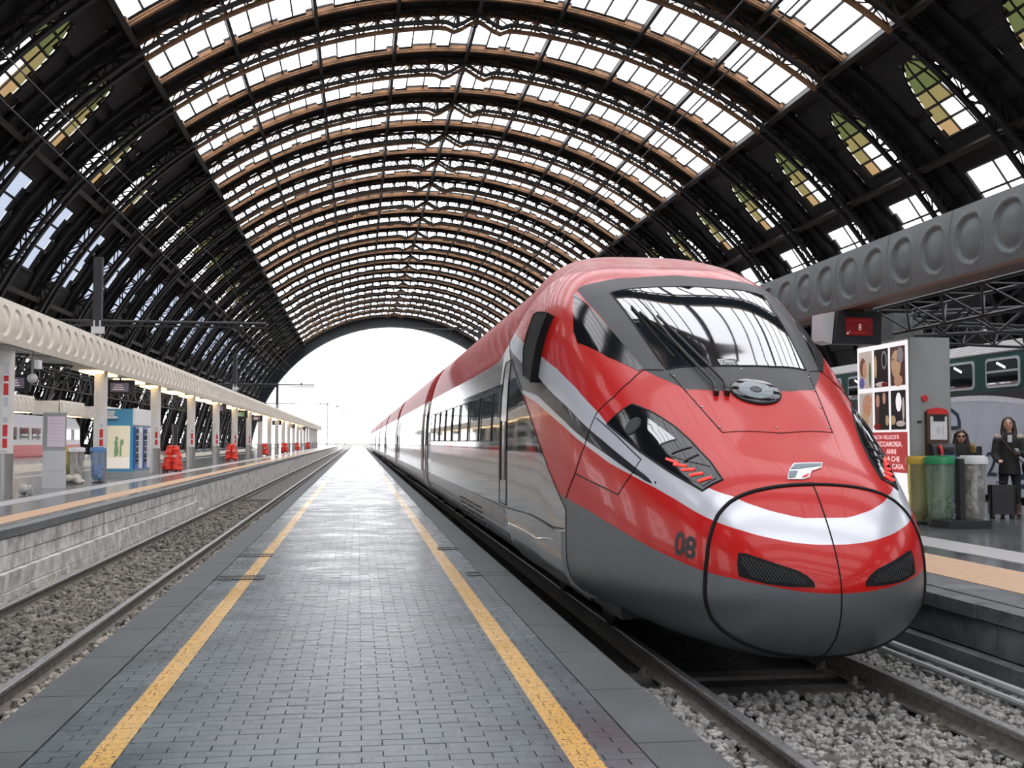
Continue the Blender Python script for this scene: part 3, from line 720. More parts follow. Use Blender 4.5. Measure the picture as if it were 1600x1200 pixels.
def shell(name, Ys, na, nose):
    A = [-PI/2+2*PI*i/na for i in range(na)]; vs = []; pr = []
    for Y in Ys:
        for a in A: vs.append(surf(Y, a)); pr.append((Y, a))
    F = []
    for j in range(len(Ys)-1):
        for i in range(na): F.append((j*na+i, j*na+(i+1) % na, (j+1)*na+(i+1) % na, (j+1)*na+i))
    n0 = (len(Ys)-1)*na; F.append(tuple(n0+i for i in range(na)))
    F.append(tuple(range(na))[::-1])
    me = bpy.data.meshes.new(name); me.from_pydata([tuple(v) for v in vs], [], F); me.materials.append(MATS['train_livery'])
    me.polygons.foreach_set('use_smooth', [True]*(len(F)-2)+[False]*2)
    bm = bmesh.new(); bm.from_mesh(me); bmesh.ops.recalc_face_normals(bm, faces=bm.faces); bm.to_mesh(me); bm.free()
    D = {k: [] for k in ('d_roof', 'd_nose', 'd_low', 'd_sil', 'd_blk', 'd_front', 'd_band')}
    for (Y, a), v in zip(pr, vs):
        z = v.z; D['d_roof'].append(z-2.59 if not nose or z > 2.59 and Y > 12.5 else min(z-2.59, (Y-13.5)*.5)); D['d_band'].append(min(z-1.38, 2.26-z))
        D['d_nose'].append((SEAM(z)-Y)*.7 if nose else -1.); D['d_low'].append((RED_LO(Y)-z) if nose else -1)
        D['d_sil'].append(min(z-SIL_LO(Y), SIL_UP(Y)-z) if nose else -1); D['d_blk'].append(min(z-BLK_LO(Y), BLK_UP(Y)-z, Y-8.52) if nose else -1)
        D['d_front'].append(sdist((Y, a), FRONT) if nose and 8.8 < Y < 11.8 else -1)
    if nose: D['d_roof'] = [v.z-(2.59+.75*max(0, min(1, (15.6-Y)/3.2))) if Y > 10.8 else -1 for (Y, a), v in zip(pr, vs)]
    for k, l in D.items(): at = me.attributes.new(k, 'FLOAT', 'POINT'); at.data.foreach_set('value', l)
    return me
def inside(P, poly):
    return sdist(P, poly) > 0
def patch(name, poly, m, parent, off=.006, thick=.03, nu=10, nv=10, pl=None, smooth=True):
    """a panel that follows the nose; poly in (Y, angle)"""
    bm = bmesh.new(); vv = [bm.verts.new((p[0], p[1], 0)) for p in poly]; bm.faces.new(vv)
    ys = [p[0] for p in poly]; as_ = [p[1] for p in poly]
    for i in range(1, nu):
        y = min(ys)+(max(ys)-min(ys))*i/nu
        bmesh.ops.bisect_plane(bm, geom=bm.verts[:]+bm.edges[:]+bm.faces[:], plane_co=(y, 0, 0), plane_no=(1, 0, 0))
    for i in range(1, nv):
        a = min(as_)+(max(as_)-min(as_))*i/nv
        bmesh.ops.bisect_plane(bm, geom=bm.verts[:]+bm.edges[:]+bm.faces[:], plane_co=(0, a, 0), plane_no=(0, 1, 0))
    bmesh.ops.triangulate(bm, faces=[f for f in bm.faces if len(f.verts) > 4])
    bm.verts.ensure_lookup_table(); par = [(v.co.x, v.co.y) for v in bm.verts]
    for v, (Y, a) in zip(bm.verts, par): v.co = on(Y, a, off)
    be = [e for e in bm.edges if len(e.link_faces) == 1]; low = {}
    for e in be:
        for v in e.verts:
            if v not in low: Y, a = par[v.index]; low[v] = bm.verts.new(on(Y, a, off-thick))
    for e in be:
        a, c = e.verts; bm.faces.new((a, c, low[c], low[a]))
    bmesh.ops.recalc_face_normals(bm, faces=bm.faces)
    me = bpy.data.meshes.new(name); bm.to_mesh(me); bm.free(); me.materials.append(MATS[m])
    if smooth: me.polygons.foreach_set('use_smooth', [True]*len(me.polygons)); set_sharp(me, .6)
    return put(name, me, parent)
def dense(L, n=5):
    o = []
    for i in range(len(L)-1):
        for k in range(n): t = k/n; o.append((L[i][0]+(L[i+1][0]-L[i][0])*t, L[i][1]+(L[i+1][1]-L[i][1])*t))
    return o+[L[-1]]
def seam(name, L, r, parent, m='rubber', off=0., n=5):
    q = MB(); q.tube([on(Y, a, off) for Y, a in dense(L, n)], r, 6); return q.build(name, m, parent, smooth=True)
def mir(L): return [(Y, PI-a) for Y, a in L]
CAR0 = 29.9
lead = thing('train_power_car', 'red and silver streamlined nose car of the high-speed train, number 08', 'train', (XC, 18, -.3))
lead.location = (0, 0, 0)
Ys = [Y0+(15.5-Y0)*(i/190)**1.7 for i in range(1, 191)]
Ys += [15.5+(CAR0-15.5)*i/14 for i in range(1, 15)]
put('body', shell('body', Ys, 264, True), lead)
# windscreen, front panel
WS = [(10.966, 1.0544), (10.971, 1.2833), (11.02, PI/2)]; WB = [(9.487, 1.1015), (9.435, 1.3284), (9.43, PI/2)]
patch('windscreen', WS+mir(WS[:2])[::-1]+mir(WB[:2])+WB[::-1], 'glass_dark', lead, .004, .03, 14, 16)
for L in (WS+mir(WS[:2])[::-1], WB+mir(WB[:2])[::-1], [WS[0], WB[0]], mir([WS[0], WB[0]])): seam('windscreen_seal', L, .010, lead)
PN = [(9.42, 1.10), (9.40, PI/2), (8.473, PI/2), (8.532, 1.1696)]
panl = PN[:2]+[(9.42, PI-1.10), (8.532, PI-1.1696)]+PN[2:]
for L in ([PN[0], PN[3]], mir([PN[0], PN[3]]), [PN[3], PN[2], (8.532, PI-1.1696)]): seam('panel_seam', L, .005, lead)
q = MB()
for Y, a in ((9.366, 1.115), (9.136, 1.135), (8.884, 1.155), (8.60, 1.175), (8.549, PI/2), (9.38, PI/2)):
    for aa in ({a, PI-a}): q.ball(on(Y, aa, 0), (.013, .013, .008), 8, 4)
q.build('panel_screws', 'steel', lead)
c0 = on(9.03, PI/2, 0); n0 = nrm(9.03, PI/2); Rz = n0.to_track_quat('Z', 'Y').to_matrix()
def disc(name, r, h, m, par, prof=None):
    q = MB(); q.lathe((0, 0, 0), prof or [(r, -.03), (r, h), (r*.95, h+.004), (0, h+.004)], 40); vs = [c0+Rz @ Vector(v) for v in q.v]; q.v = [tuple(v) for v in vs]; return q.build(name, m, par, smooth=True)
hub = disc('coupling_cover', .215, .012, 'rubber', lead)
disc('cover_ring', .205, .018, 'black_gloss', hub); disc('cover_face', .145, .024, 'lamp_glass', hub); disc('cover_centre', .05, .03, 'mesh_grey', hub)
# side cab windows
SW = [(11.418, .8887), (10.794, .7762), (10.613, .7643), (10.039, .8576), (9.623, .9547), (9.622, .9843), (10.085, .9603), (10.855, .9157)]
patch('cab_side_window', SW, 'black_gloss', lead, .004, .02, 12, 6); patch('cab_side_window', mir(SW), 'black_gloss', lead, .004, .02, 12, 6)
# headlights
HL = [(9.336, .8146), (9.497, .640), (8.882, .6723), (8.429, .7143), (8.076, .7557), (8.046, .9237), (8.262, .9557), (8.553, .9545), (8.772, .9347), (9.072, .8781)]
LENS = [(9.304, .7861), (9.408, .6607), (8.839, .7029), (8.737, .7602), (8.649, .8861), (8.815, .8746), (9.056, .8471)]
LW = [(9.06, .835), (8.655, .888), (8.75, .762), (8.93, .785)]
LR = [(8.664, .7358), (8.372, .7397), (8.098, .7884), (8.083, .8989), (8.193, .9042), (8.406, .8248), (8.568, .777)]
LM = [(8.682, .7897), (8.619, .9264), (8.436, .9469), (8.215, .9283), (8.39, .8432), (8.577, .7828)]
for f_ in (lambda L: L, mir):
    h = patch('headlight', f_(HL), 'black_gloss', lead, .006, .03, 10, 6)
    seam('headlight_rim', f_(HL+HL[:1]), .010, h)
    patch('main_lens', f_(LENS), 'black_gloss', h, .010, .008, 8, 5); patch('lens_reflector', f_(LW), 'glass_dark', h, .013, .004, 4, 4)
    Yc, ac = f_([(9.13, .742)])[0]; cc = on(Yc, ac, .012); Rn = nrm(Yc, ac).to_track_quat('Z', 'Y').to_matrix(); q = MB()
    q.lathe((0, 0, 0), [(.085, -.01), (.085, .004), (.07, .007), (.06, .001), (.03, .001), (0, .008)], 24); q.v = [tuple(cc+Rn @ Vector(v)) for v in q.v]; q.build('lamp_bowl', 'mesh_grey', h, smooth=True)
    patch('fin_lens', f_(LM), 'black_gloss', h, .012, .008, 6, 5)
    for t in (.25, .6):
        a_ = (8.63-.36*t, .80+.06*t); seam('lens_fin', f_([(8.66-.42*t, .79+.05*t), (8.56-.30*t, .93)]), .008, h, 'mesh_grey', .014, 4)
    patch('tail_lens', f_(LR), 'black_gloss', h, .010, .008, 6, 4)
    for i in range(5):
        t = i/4; Ya, Yb = 8.56-.40*t, 8.44-.33*t
        seam('tail_led', f_([(Ya, .757+.03*t), (Yb, .79+.085*t)]), .011, h, 'led_red', .014, 4)
# nose hatch
HT = [(7.856, PI/2), (7.852, 1.3424), (7.852, 1.1498), (7.859, .9868), (7.862, .8357), (7.852, .6843), (7.825, .4999), (7.809, .2756), (7.815, .0329), (7.828, -.2508), (7.837, -.4606), (7.826, -.6413), (7.793, -.8386), (7.758, -1.0697), (7.743, -1.304), (7.74, -PI/2)]
seam('nose_hatch_gap', HT, .017, lead); seam('nose_hatch_gap', mir(HT), .014, lead)
q = MB(); P = [on(7.856-.47*(i/24)**.6*1.0 if False else Y0+.471*(1-i/24)**2, PI/2, .001) for i in range(25)]+[on(Y0+.36*(i/16)**2, -PI/2, .001) for i in range(1, 17)]
q.tube(P, .0055, 6); q.build('nose_hatch_seam', 'rubber', lead, smooth=True)
GR = [(7.649, .4555), (7.625, .3098), (7.612, .1581), (7.543, .1462), (7.462, .1627), (7.402, .3485), (7.411, .6922), (7.429, .8269), (7.449, .8184), (7.502, .6674), (7.615, .5286)]
# the grilles sit on the front: outline as (x offset from centre, z)
GRX = [(-.645, .715), (-.66, .64), (-.655, .553), (-.50, .512), (-.35, .497), (-.185, .497), (-.19, .53), (-.23, .572), (-.29, .608), (-.45, .660), (-.60, .712)]
def tipY(x, z):                         # front surface depth at (x offset, z)
    lo, hi = Y0, 9.
    for _ in range(40):
        m_ = (lo+hi)/2; w = max(WW(m_), 1e-6); zw = ZW(m_); n, hh = (NT(m_), TT(m_)-zw) if z >= zw else (NB(m_), zw-BB(m_))
        if (abs(x)/w)**n+(abs(z-zw)/max(hh, 1e-6))**n > 1: lo = m_
        else: hi = m_
    return hi
def front_patch(name, poly, m, parent, off, thick, n=9):
    bm = bmesh.new(); vv = [bm.verts.new((p[0], p[1], 0)) for p in poly]; bm.faces.new(vv)
    for k in (0, 1):
        lo, hi = min(p[k] for p in poly), max(p[k] for p in poly)
        for i in range(1, n): bmesh.ops.bisect_plane(bm, geom=bm.verts[:]+bm.edges[:]+bm.faces[:], plane_co=((lo+(hi-lo)*i/n,)*2+(0,)), plane_no=(1-k, k, 0))
    bmesh.ops.triangulate(bm, faces=[f for f in bm.faces if len(f.verts) > 4]); low = {}
    par = {v: (v.co.x, v.co.y) for v in bm.verts}
    def pt(x, z, o): return Vector((XC+x, tipY(x, z)-o, z))
    for v, (x, z) in par.items(): v.co = pt(x, z, off)
    be = [e for e in bm.edges if len(e.link_faces) == 1]
    for e in be:
        for v in e.verts:
            if v not in low: low[v] = bm.verts.new(pt(*par[v], off-thick))
    for e in be: bm.faces.new((e.verts[0], e.verts[1], low[e.verts[1]], low[e.verts[0]]))
    bmesh.ops.recalc_face_normals(bm, faces=bm.faces); me = bpy.data.meshes.new(name); bm.to_mesh(me); bm.free(); me.materials.append(MATS[m])
    me.polygons.foreach_set('use_smooth', [True]*len(me.polygons)); set_sharp(me, .6); return put(name, me, parent)
for sx in (1, -1):
    g = front_patch('air_grille', [(sx*x, z) for x, z in GRX], 'rubber', lead, .008, .03)
    q = MB(); IN = [(sx*x, z) for x, z in [(-.635, .70), (-.64, .57), (-.50, .528), (-.245, .512), (-.25, .55), (-.31, .585), (-.46, .64)]]
    for i in range(46):
        for sl in (1, -1):
            c = -.72+i*.022; seg = None
            for k in range(60):
                z = .50+k*.0036; x = sx*(c+.12+sl*(z-.6)*.6)
                ok = False; n = len(IN)
                for e in range(n):
                    (x1, y1), (x2, y2) = IN[e], IN[(e+1) % n]
                    if (y1 > z) != (y2 > z) and x < (x2-x1)*(z-y1)/(y2-y1)+x1: ok = not ok
                if ok: seg = (seg[0], (x, z)) if seg else ((x, z), (x, z))
                if (not ok or k == 59) and seg:
                    (xa, za), (xb, zb) = seg
                    if abs(zb-za) > .01: q.tube([(XC+xa, tipY(xa, za)-.012, za), (XC+(xa+xb)/2, tipY((xa+xb)/2, (za+zb)/2)-.012, (za+zb)/2), (XC+xb, tipY(xb, zb)-.012, zb)], .0028, 4, False)
                    seg = None
    q.build('grille_mesh', 'mesh_grey', g)
# emblem and number
EM = [(7.900, 1.3705), (7.992, 1.4354), (8.064, 1.5064), (8.075, 1.7476), (8.013, 1.7127), (7.976, 1.6164), (7.912, 1.5646), (7.895, 1.5058)]
e_ = patch('emblem', EM, 'silver_logo', lead, .010, .012, 5, 5)
patch('emblem_stroke', [(7.908, 1.385), (7.975, 1.425), (7.975, 1.50), (7.912, 1.445)], 'logo_grey', e_, .013, .005, 2, 2)
patch('emblem_stroke', [(7.995, 1.445), (8.05, 1.51), (8.062, 1.735), (8.03, 1.715), (8.01, 1.60), (7.997, 1.53)], 'logo_grey', e_, .013, .005, 3, 3)
patch('emblem_stroke', [(7.902, 1.50), (7.925, 1.515), (7.95, 1.585), (7.922, 1.56)], 'led_paint' if 'led_paint' in MATS else 'red_sign', e_, .013, .005, 2, 2)
vs, fs = text_geo('08', 1., .03); x0 = min(v.x for v in vs); x1 = max(v.x for v in vs); y0 = min(v.y for v in vs); y1 = max(v.y for v in vs)
q = MB(); q.add([on(8.13-(v.x-x0)/(x1-x0)*.225, .178+(v.y-y0)/(y1-y0)*.205+(v.x-x0)/(x1-x0)*.012, .003) for v in vs], fs)
me = bpy.data.meshes.new('number'); me.from_pydata(q.v, [], q.f); me.materials.append(MATS['number_ink']); put('number', me, lead, label='black number 08')
# body seams
SS = [(9.607, .9801), (9.58, .8836), (9.604, .7644), (9.732, .6351), (9.74, .6049), (9.79, .4754), (9.942, .3215), (10.20, .18)]
FL = [(9.705, .6196), (9.266, .6358), (8.815, .6421), (8.866, .5165), (8.997, .3795), (9.942, .3215)]
WF = [(9.607, .9801), (9.487, 1.08)]
SM = [(10.2, -.72), (10.195, -.18), (10.214, .1292), (11.085, .2462), (12.208, .3659), (14.099, .5452), (15.167, .6997)]
for f_ in (lambda L: L, mir):
    for L, r in ((SS, .0065), (FL, .0055), (WF, .006), (SM, .007), ([(10.285, .033), (12.395, -.1425), (14.0, -.25), (29.8, -.25)], .007)): seam('body_seam', f_(L), r, lead)
# wipers
def wiper(arm, blade, dz=.02):
    q = MB(); A = [on(Y, a, .012 if i == 0 else .035) for i, (Y, a) in enumerate(dense(arm, 4))]; q.tube(A, [.019]*4+[.014]*(len(A)-4), 6)
    q.tube([on(arm[0][0], arm[0][1], -.01), on(arm[0][0], arm[0][1], .05)], .024, 8)
    w = q.build('wiper', 'black', lead, smooth=True)
    q = MB(); q.tube([on(Y, a, .016) for Y, a in dense(blade, 4)], .013, 5); q.tube([on(Y, a, .030) for Y, a in dense(blade[:], 4)][2:-2], .006, 5); q.build('wiper_blade', 'rubber', w, smooth=True)
    return w
wiper([(9.008, 1.2896), (9.125, 1.3074), (9.388, 1.2748), (9.852, 1.2261), (10.231, 1.1985)], [(10.549, 1.1143), (10.292, 1.1303), (10.03, 1.145), (9.61, 1.1831)])
wiper([(8.997, 1.3605), (9.124, 1.3813), (9.406, 1.3435), (9.836, 1.2842), (10.259, 1.2203)], [(10.41, 1.1407), (10.175, 1.1673), (9.935, 1.2045), (9.711, 1.2413)])
# folded camera mirror, doors, skirts, windows on both sides
MR = [(12.218, .7039), (11.523, .7455), (11.613, .5852), (11.658, .4878), (12.194, .4852), (12.411, .5743)]
def door(par, f_, Ya, Yb, za=.70, zb=2.52):
    def aof(Y, z): return math.atan2((z-ZW(Y))/(TT(Y)-ZW(Y) if z > ZW(Y) else ZW(Y)-BB(Y)), math.sqrt(max(0, 1)))
    L = [(Y, find_a(Y, z)) for Y, z in ((Ya, za), (Ya, zb), (Yb, zb), (Yb, za))]
    d = patch('door', f_(L), 'door_grey', par, .004, .02, 2, 10)
    seam('door_seal', f_(L+L[:1]), .009, d, off=.003, n=8)
    seam('door_handle', f_([((Ya+Yb)/2, find_a(Ya, 1.0)), ((Ya+Yb)/2, find_a(Ya, 1.75))]), .014, d, 'black', .03, 6)
    return d
def find_a(Y, z):
    lo, hi = -PI/2, PI/2
    for _ in range(40):
        m_ = (lo+hi)/2
        if sec(Y, m_)[1] < z: lo = m_
        else: hi = m_
    return lo
mat('door_grey', (.34, .33, .325), .13, metal=.55, coat=.5)
mat('skirt_silver', (.40, .40, .40), .18, metal=.6, coat=.4)
mat('skirt_grey', (.19, .20, .205), .3, metal=.3, coat=.2)
def rect(Y1, Y2, z1, z2): return [(Y1, find_a(Y1, z1)), (Y2, find_a(Y2, z1)), (Y2, find_a(Y2, z2)), (Y1, find_a(Y1, z2))]
for f_ in (lambda L: L, mir):
    m_ = patch('side_mirror', f_(MR), 'rubber', lead, .075, .10, 3, 3, smooth=False); seam('mirror_edge', f_(MR+MR[:1]), .008, m_, off=.075)
    door(lead, f_, 13.95, 14.62)
    sk = patch('bogie_skirt', f_([(10.26, find_a(10.26, .66)), (13.70, find_a(13.7, .66)), (13.66, find_a(13.66, .40)), (13.40, find_a(13.4, .16)), (11.55, find_a(11.55, .06)), (11.42, find_a(11.42, .19)), (11.30, find_a(11.3, .06)), (10.26, find_a(10.26, .03))]), 'skirt_silver', lead, .035, .04, 16, 6)
    seam('skirt_ridge', f_([(10.6, find_a(10.6, .56)), (11.4, find_a(11.4, .50)), (13.6, find_a(13.6, .50))]), .012, sk, 'skirt_silver', .03)
    patch('step_recess', f_(rect(13.78, 14.0, .16, .62)), 'rubber', lead, .004, .01, 1, 3)
    for i in range(12):
        y = 14.15+1.28*i; k = patch('skirt_panel', f_(rect(y+.01, y+1.27, .03, .65)), 'skirt_grey', lead, .006, .02, 2, 4)
        if i in (2, 3, 4):
            for j in range(5): seam('vent_slot', f_([(y+.15, find_a(y, .18+.08*j)), (y+1.1, find_a(y, .18+.08*j))]), .012, k, 'rubber', .008, 3)
    for i in range(8):
        y = 15.6+1.72*i; wn = patch('window', f_(rect(y, y+1.35, 1.50, 2.16)), 'glass_dark', lead, .006, .015, 2, 4); R = rect(y, y+1.35, 1.50, 2.16); seam('window_frame', f_(R+R[:1]), .010, wn, 'mesh_grey', .006, 4)
# running gear
def bogie(par, y):
    q = MB()
    for yy in (y-1.25, y+1.25):
        for x in (2.50, 4.08):
            q.tube([(x-.06, yy, .13), (x+.06, yy, .13)], .43, 20)
        q.tube([(2.4, yy, .13), (4.2, yy, .13)], .08, 8)
    for x in (2.25, 4.33): q.span((x-.08, y-1.7, .0), (x+.08, y+1.7, .22))
    q.span((2.3, y-.3, .05), (4.3, y+.3, .3)); return q.build('bogie', 'black', par)
for y in (12.1, 27.2): bogie(lead, y)
q = MB(); q.span((2.2, 9.3, .0), (4.4, 29.5, .12)); q.build('underframe', 'black', lead)
# following cars
CL, GAP = 23.1, .62
car_me = shell('body', [30.5+CL*i/8 for i in range(9)], 96, False)
def car(k, label):
    t = thing('train_carriage', label, 'train carriage', (0, 0, 0), 0, 'carriages behind the red nose car'); dy = k*(CL+GAP)
    return t, dy
t0, _ = car(0, 'first grey carriage coupled behind the red nose car')
put('body', car_me, t0)
for f_ in (lambda L: L, mir):
    for y in (31.1, 51.9): door(t0, f_, y, y+.85)
    for i in range(9):
        y = 33.2+2.0*i; wn = patch('window', f_(rect(y, y+1.55, 1.50, 2.16)), 'glass_dark', t0, .006, .015, 2, 4)
    for i in range(9):
        y = 32.2+2.2*i; patch('skirt_panel', f_(rect(y+.01, y+2.17, .03, .65)), 'skirt_grey', t0, .006, .02, 2, 4)
bogie(t0, 33.4); bogie(t0, 50.8)
q = MB(); pr_ = [(sec(25, -PI/2+PI*i/24)) for i in range(25)]; pl_ = [(XC-x*.90, .05+(z-.05)*.97) for x, z in pr_]+[(XC+x*.90, .05+(z-.05)*.97) for x, z in pr_[::-1]]
q.prism_y(pl_, 29.91, 30.52); q.build('gangway', 'rubber', t0)
names = ['second', 'third', 'fourth', 'fifth', 'sixth', 'seventh']
for k in range(1, 7):
    c = copy_tree(t0); c.location = (0, k*(CL+GAP), 0); c['label'] = names[k-1]+' grey carriage behind the red nose car, counting away from the viewer'

# ------------------------------------------------------------------ canopies
def fascia(L, z0, z1, sx, m):
    nz, ny = 30, 76; vs = []; h = z1-z0
    def dep(y, z):
        o = .07*math.sin(PI*min(1, max(0, (z-z0)/h))*.92+.12)
        t = (y % (L/2))-L/4; u = t/.30; v = (z-z0-h*.50)/(h*.34)
        e = (abs(u)**2.3+abs(v)**2.3)**(1/2.3)
        if e < 1: o -= .045*min(1, (1-e)/.10)-.030*min(1, max(0, 1-e-.1)/.5)
        elif e < 1.14: o += .014*(1-(e-1)/.14)
        if min(y, L-y) < .015: o -= .03
        return o
    for j in range(ny+1):
        for i in range(nz+1):
            y = L*j/ny; z = z0+h*i/nz; vs.append((sx*dep(y, z), y, z))
    F = [(j*(nz+1)+i, j*(nz+1)+i+1, (j+1)*(nz+1)+i+1, (j+1)*(nz+1)+i) for j in range(ny) for i in range(nz)]
    b0 = len(vs); vs += [(-sx*.05, 0, z0), (-sx*.05, L, z0), (-sx*.05, L, z1), (-sx*.05, 0, z1)]
    F += [(b0, b0+1, ny*(nz+1), 0), (b0+3, b0+2, ny*(nz+1)+nz, nz)]
    q = MB(); q.add(vs, F); me = q.mesh('fascia_panel', m); me.polygons.foreach_set('use_smooth', [True]*len(me.polygons)); return me
PLN = 1.6727
cl = thing('platform_canopy', 'long beige canopy beam with embossed ovals over the left platform', 'canopy', (-7.68, 120, zl)); cl.location = (0, 0, 0)
me = fascia(PLN, 3.55, 4.47, 1, 'canopy_beige')
for i in range(128): put('fascia_panel', me, cl, (-7.35, 14.0+PLN*i, 0))
q = MB(); q.span((-8.35, 14, 3.58), (-7.40, 228, 4.44)); q.build('beam', 'canopy_beige', cl)
cb = MB(); cb.lathe((0, 0, 0), [(.19, 0), (.19, 3.35)], 24); col_me = cb.mesh('column', 'column_grey', True)
ck = MB(); ck.lathe((0, 0, 0), [(.205, 0), (.205, .92), (.19, .93)], 24); sh_me = ck.mesh('column_sleeve', 'steel', True)
for i in range(22):
    y = 16.6+9.2*i; c = put('column', col_me, cl, (-7.68, y, zl)); put('column_sleeve', sh_me, c)
    if i < 8:
        q = MB(); q.cm = 0
        q.span((.0, -.205, .98), (.16, -.20, 3.0) if i == 1 else (.16, -.20, 1.95))
        for k, (z0_, z1_, cc) in enumerate([(1.05, 1.25, 1), (1.3, 1.55, 1), (1.6, 1.72, 2), (1.78, 1.9, 0), (1.95, 2.15, 2), (2.2, 2.45, 1), (2.5, 2.62, 1), (2.66, 2.9, 2)][:8 if i == 1 else 4]):
            q.cm = cc; q.span((.03, -.209, z0_), (.13, -.204, z1_))
        q.build('column_poster', ['white_paint', 'red_sign', 'p_grey'], c)
lamp = MB(); lamp.span((-.28, 0, -.05), (.28, 2.6, 0)); lamp_me = lamp.mesh('soffit_lamp', 'lamp_warm')
off_ = MB(); off_.span((-.20, 0, -.07), (.20, 1.6, 0)); off_me = off_.mesh('soffit_lamp', 'grey_light')
for y in (25.3, 28.4): put('soffit_lamp', off_me, cl, (-7.62, y, 3.57))
for i in range(28):
    y = 34.2+4.6*i; put('soffit_lamp', lamp_me, cl, (-7.85, y, 3.57))
def pipe_truss(par, p0, p1, n, m, w=.5, h=.4, r=.028):
    p0, p1 = Vector(p0), Vector(p1); d = (p1-p0); sd = Vector((d.y, -d.x, 0)).normalized(); q = MB()
    A = p0+sd*w/2; B_ = p0-sd*w/2; Cc = p0-Vector((0, 0, h))
    for P in (A, B_, Cc): q.tube([P, P+d], r*1.3, 6)
    for i in range(n):
        a, m2, c = d*(i/n), d*((i+.5)/n), d*((i+1)/n)
        for P in (A, B_): q.tube([P+a, Cc+m2], r*.8, 5); q.tube([Cc+m2, P+c], r*.8, 5)
        q.tube([A+a, B_+a], r*.7, 5)
    return q.build('pipe_truss', m, par, smooth=True)
pipe_truss(cl, (-8.9, 20, 3.55), (-8.9, 60, 3.55), 26, 'dark_metal', .5, .5, .02)
for y in (27., 31.): pipe_truss(cl, (-7.6, y, 3.5), (-12, y+.5, 3.7), 5, 'mesh_grey', .4, .4, .02)
cr = thing('platform_canopy', 'grey canopy with embossed ovals and pipe trusses over the right platform', 'canopy'); cr.location = (0, 0, 0)
me = fascia(PLN, 3.50, 4.36, -1, 'canopy_grey')
for i in range(34): put('fascia_panel', me, cr, (7.3, 6.2+PLN*i, 0))
q = MB(); q.span((7.36, 6.2, 3.66), (8.25, 63, 4.33)); q.build('beam', 'canopy_grey', cr)
q = MB(); q.span((7.28, 6.2, 3.49), (7.62, 63, 3.53)); q.build('soffit_edge', 'leather_brown', cr)
q = MB(); q.bbox((9.36, 18.4, 3.46), (.60, .60, .48), .04); q.build('column', 'column_dark', cr)
q = MB(); q.bbox((9.36, 28.4, 1.9), (.60, .60, 3.6), .04); q.build('column', 'column_dark', cr)
pipe_truss(cr, (9.0, 17.9, 3.72), (9.0, 8, 3.72), 9, 'dark_metal', .7, .40, .024)
pipe_truss(cr, (9.2, 17.6, 3.62), (13.4, 16.2, 3.75), 5, 'dark_metal', .6, .36, .024)
pipe_truss(cr, (9.7, 18.6, 3.60), (13.4, 19.6, 3.60), 5, 'dark_metal', .5, .36, .020)

# masts, cross arms and wires
def mast(y, label, ztop=6.8):
    t = thing('catenary_mast', label, 'mast', (-7.5, y, 4.47))
    q = MB(); q.box((0, 0, (ztop-4.47)/2+.02), (.24, .22, ztop-4.47)); q.build('post', 'dark_metal', t)
    q = MB(); q.tube([(-1.2, 0, .50), (4.8, 0, .48)], .045, 8); q.tube([(-1.2, 0, .38), (4.8, 0, .36)], .03, 6)
    for x in (1.4, 4.0): q.tube([(x, 0, .5), (x, 0, .62)], .05, 8); q.tube([(x, 0, .40), (x, .0, .1)], .02, 6)
    q.build('cross_arm', 'dark_metal', t)
    q = MB(); q.box((.05, -.16, .22), (.36, .1, .2)); q.tube([(-.06, -.16, .02), (-.06, -.16, .5)], .025, 6); q.tube([(.1, -.16, .02), (.1, -.16, .5)], .025, 6); q.build('junction_box', 'grey_light', t)
mast(33.6, 'nearest dark catenary mast standing on the left canopy'); mast(70., 'middle dark catenary mast on the left canopy'); mast(106., 'farthest dark catenary mast on the left canopy inside the hall')
q = MB(); q.tube([(0, 0, 0), (5.2, 0, 0)], .06, 8); q.tube([(.4, 0, -.02), (0.1, -1.5, -.55)], .03, 6); q.box((3.2, 0, .12), (.5, .3, .2))
tca = thing('catenary_arm_mast', 'dark catenary arm crossing below the vault above the train roof', 'mast', (5.2, 97, 11.2)); q.build('arm', 'dark_metal', tca)
q = MB(); q.span((5.1, -.15, -11.4), (5.4, .15, .3)); q.build('post', 'dark_metal', tca)
def wire(name, x, z, label, sag=.0):
    q = MB(); pts = []
    for i in range(0, 61):
        y = -20+i*6; t = (y+20) % 48/48; pts.append((x, y, z-sag*4*t*(1-t)))
    q.tube(pts, .009, 5); q.build(name, 'wire', label=label, cat='wire')
wire('contact_wire', 3.3, 4.85, 'thin contact wire directly above the red train'); wire('support_wire', 3.3, 6.0, 'thin sagging support wire above the red train', .7)
wire('contact_wire', -3.55, 4.9, 'thin contact wire above the empty left track'); wire('support_wire', -3.55, 6.0, 'thin sagging support wire above the empty left track', .7)
words = ['nearest', 'second nearest', 'third nearest', 'fourth nearest', 'farthest']
for i, (x, y, h) in enumerate(((-9, 330, 14), (-8, 410, 14), (-9, 520, 16), (-7.6, 640, 16), (6, 300, 9))):
    q = MB(); q.tube([(0, 0, 0), (0, 0, h)], [.16, .10], 8); q.tube([(0, 0, h-2), (5.5, 0, h-1.8)], .05, 6); q.tube([(0, 0, h-.3), (3, 0, h-1.85)], .03, 5); q.box((2.8, 0, h-1.6), (.5, .2, .5))
    q.build('trackside_mast', 'end_grey', loc=(x, y, -.8), label=words[i]+' slim mast standing outdoors beyond the hall mouth', cat='mast')

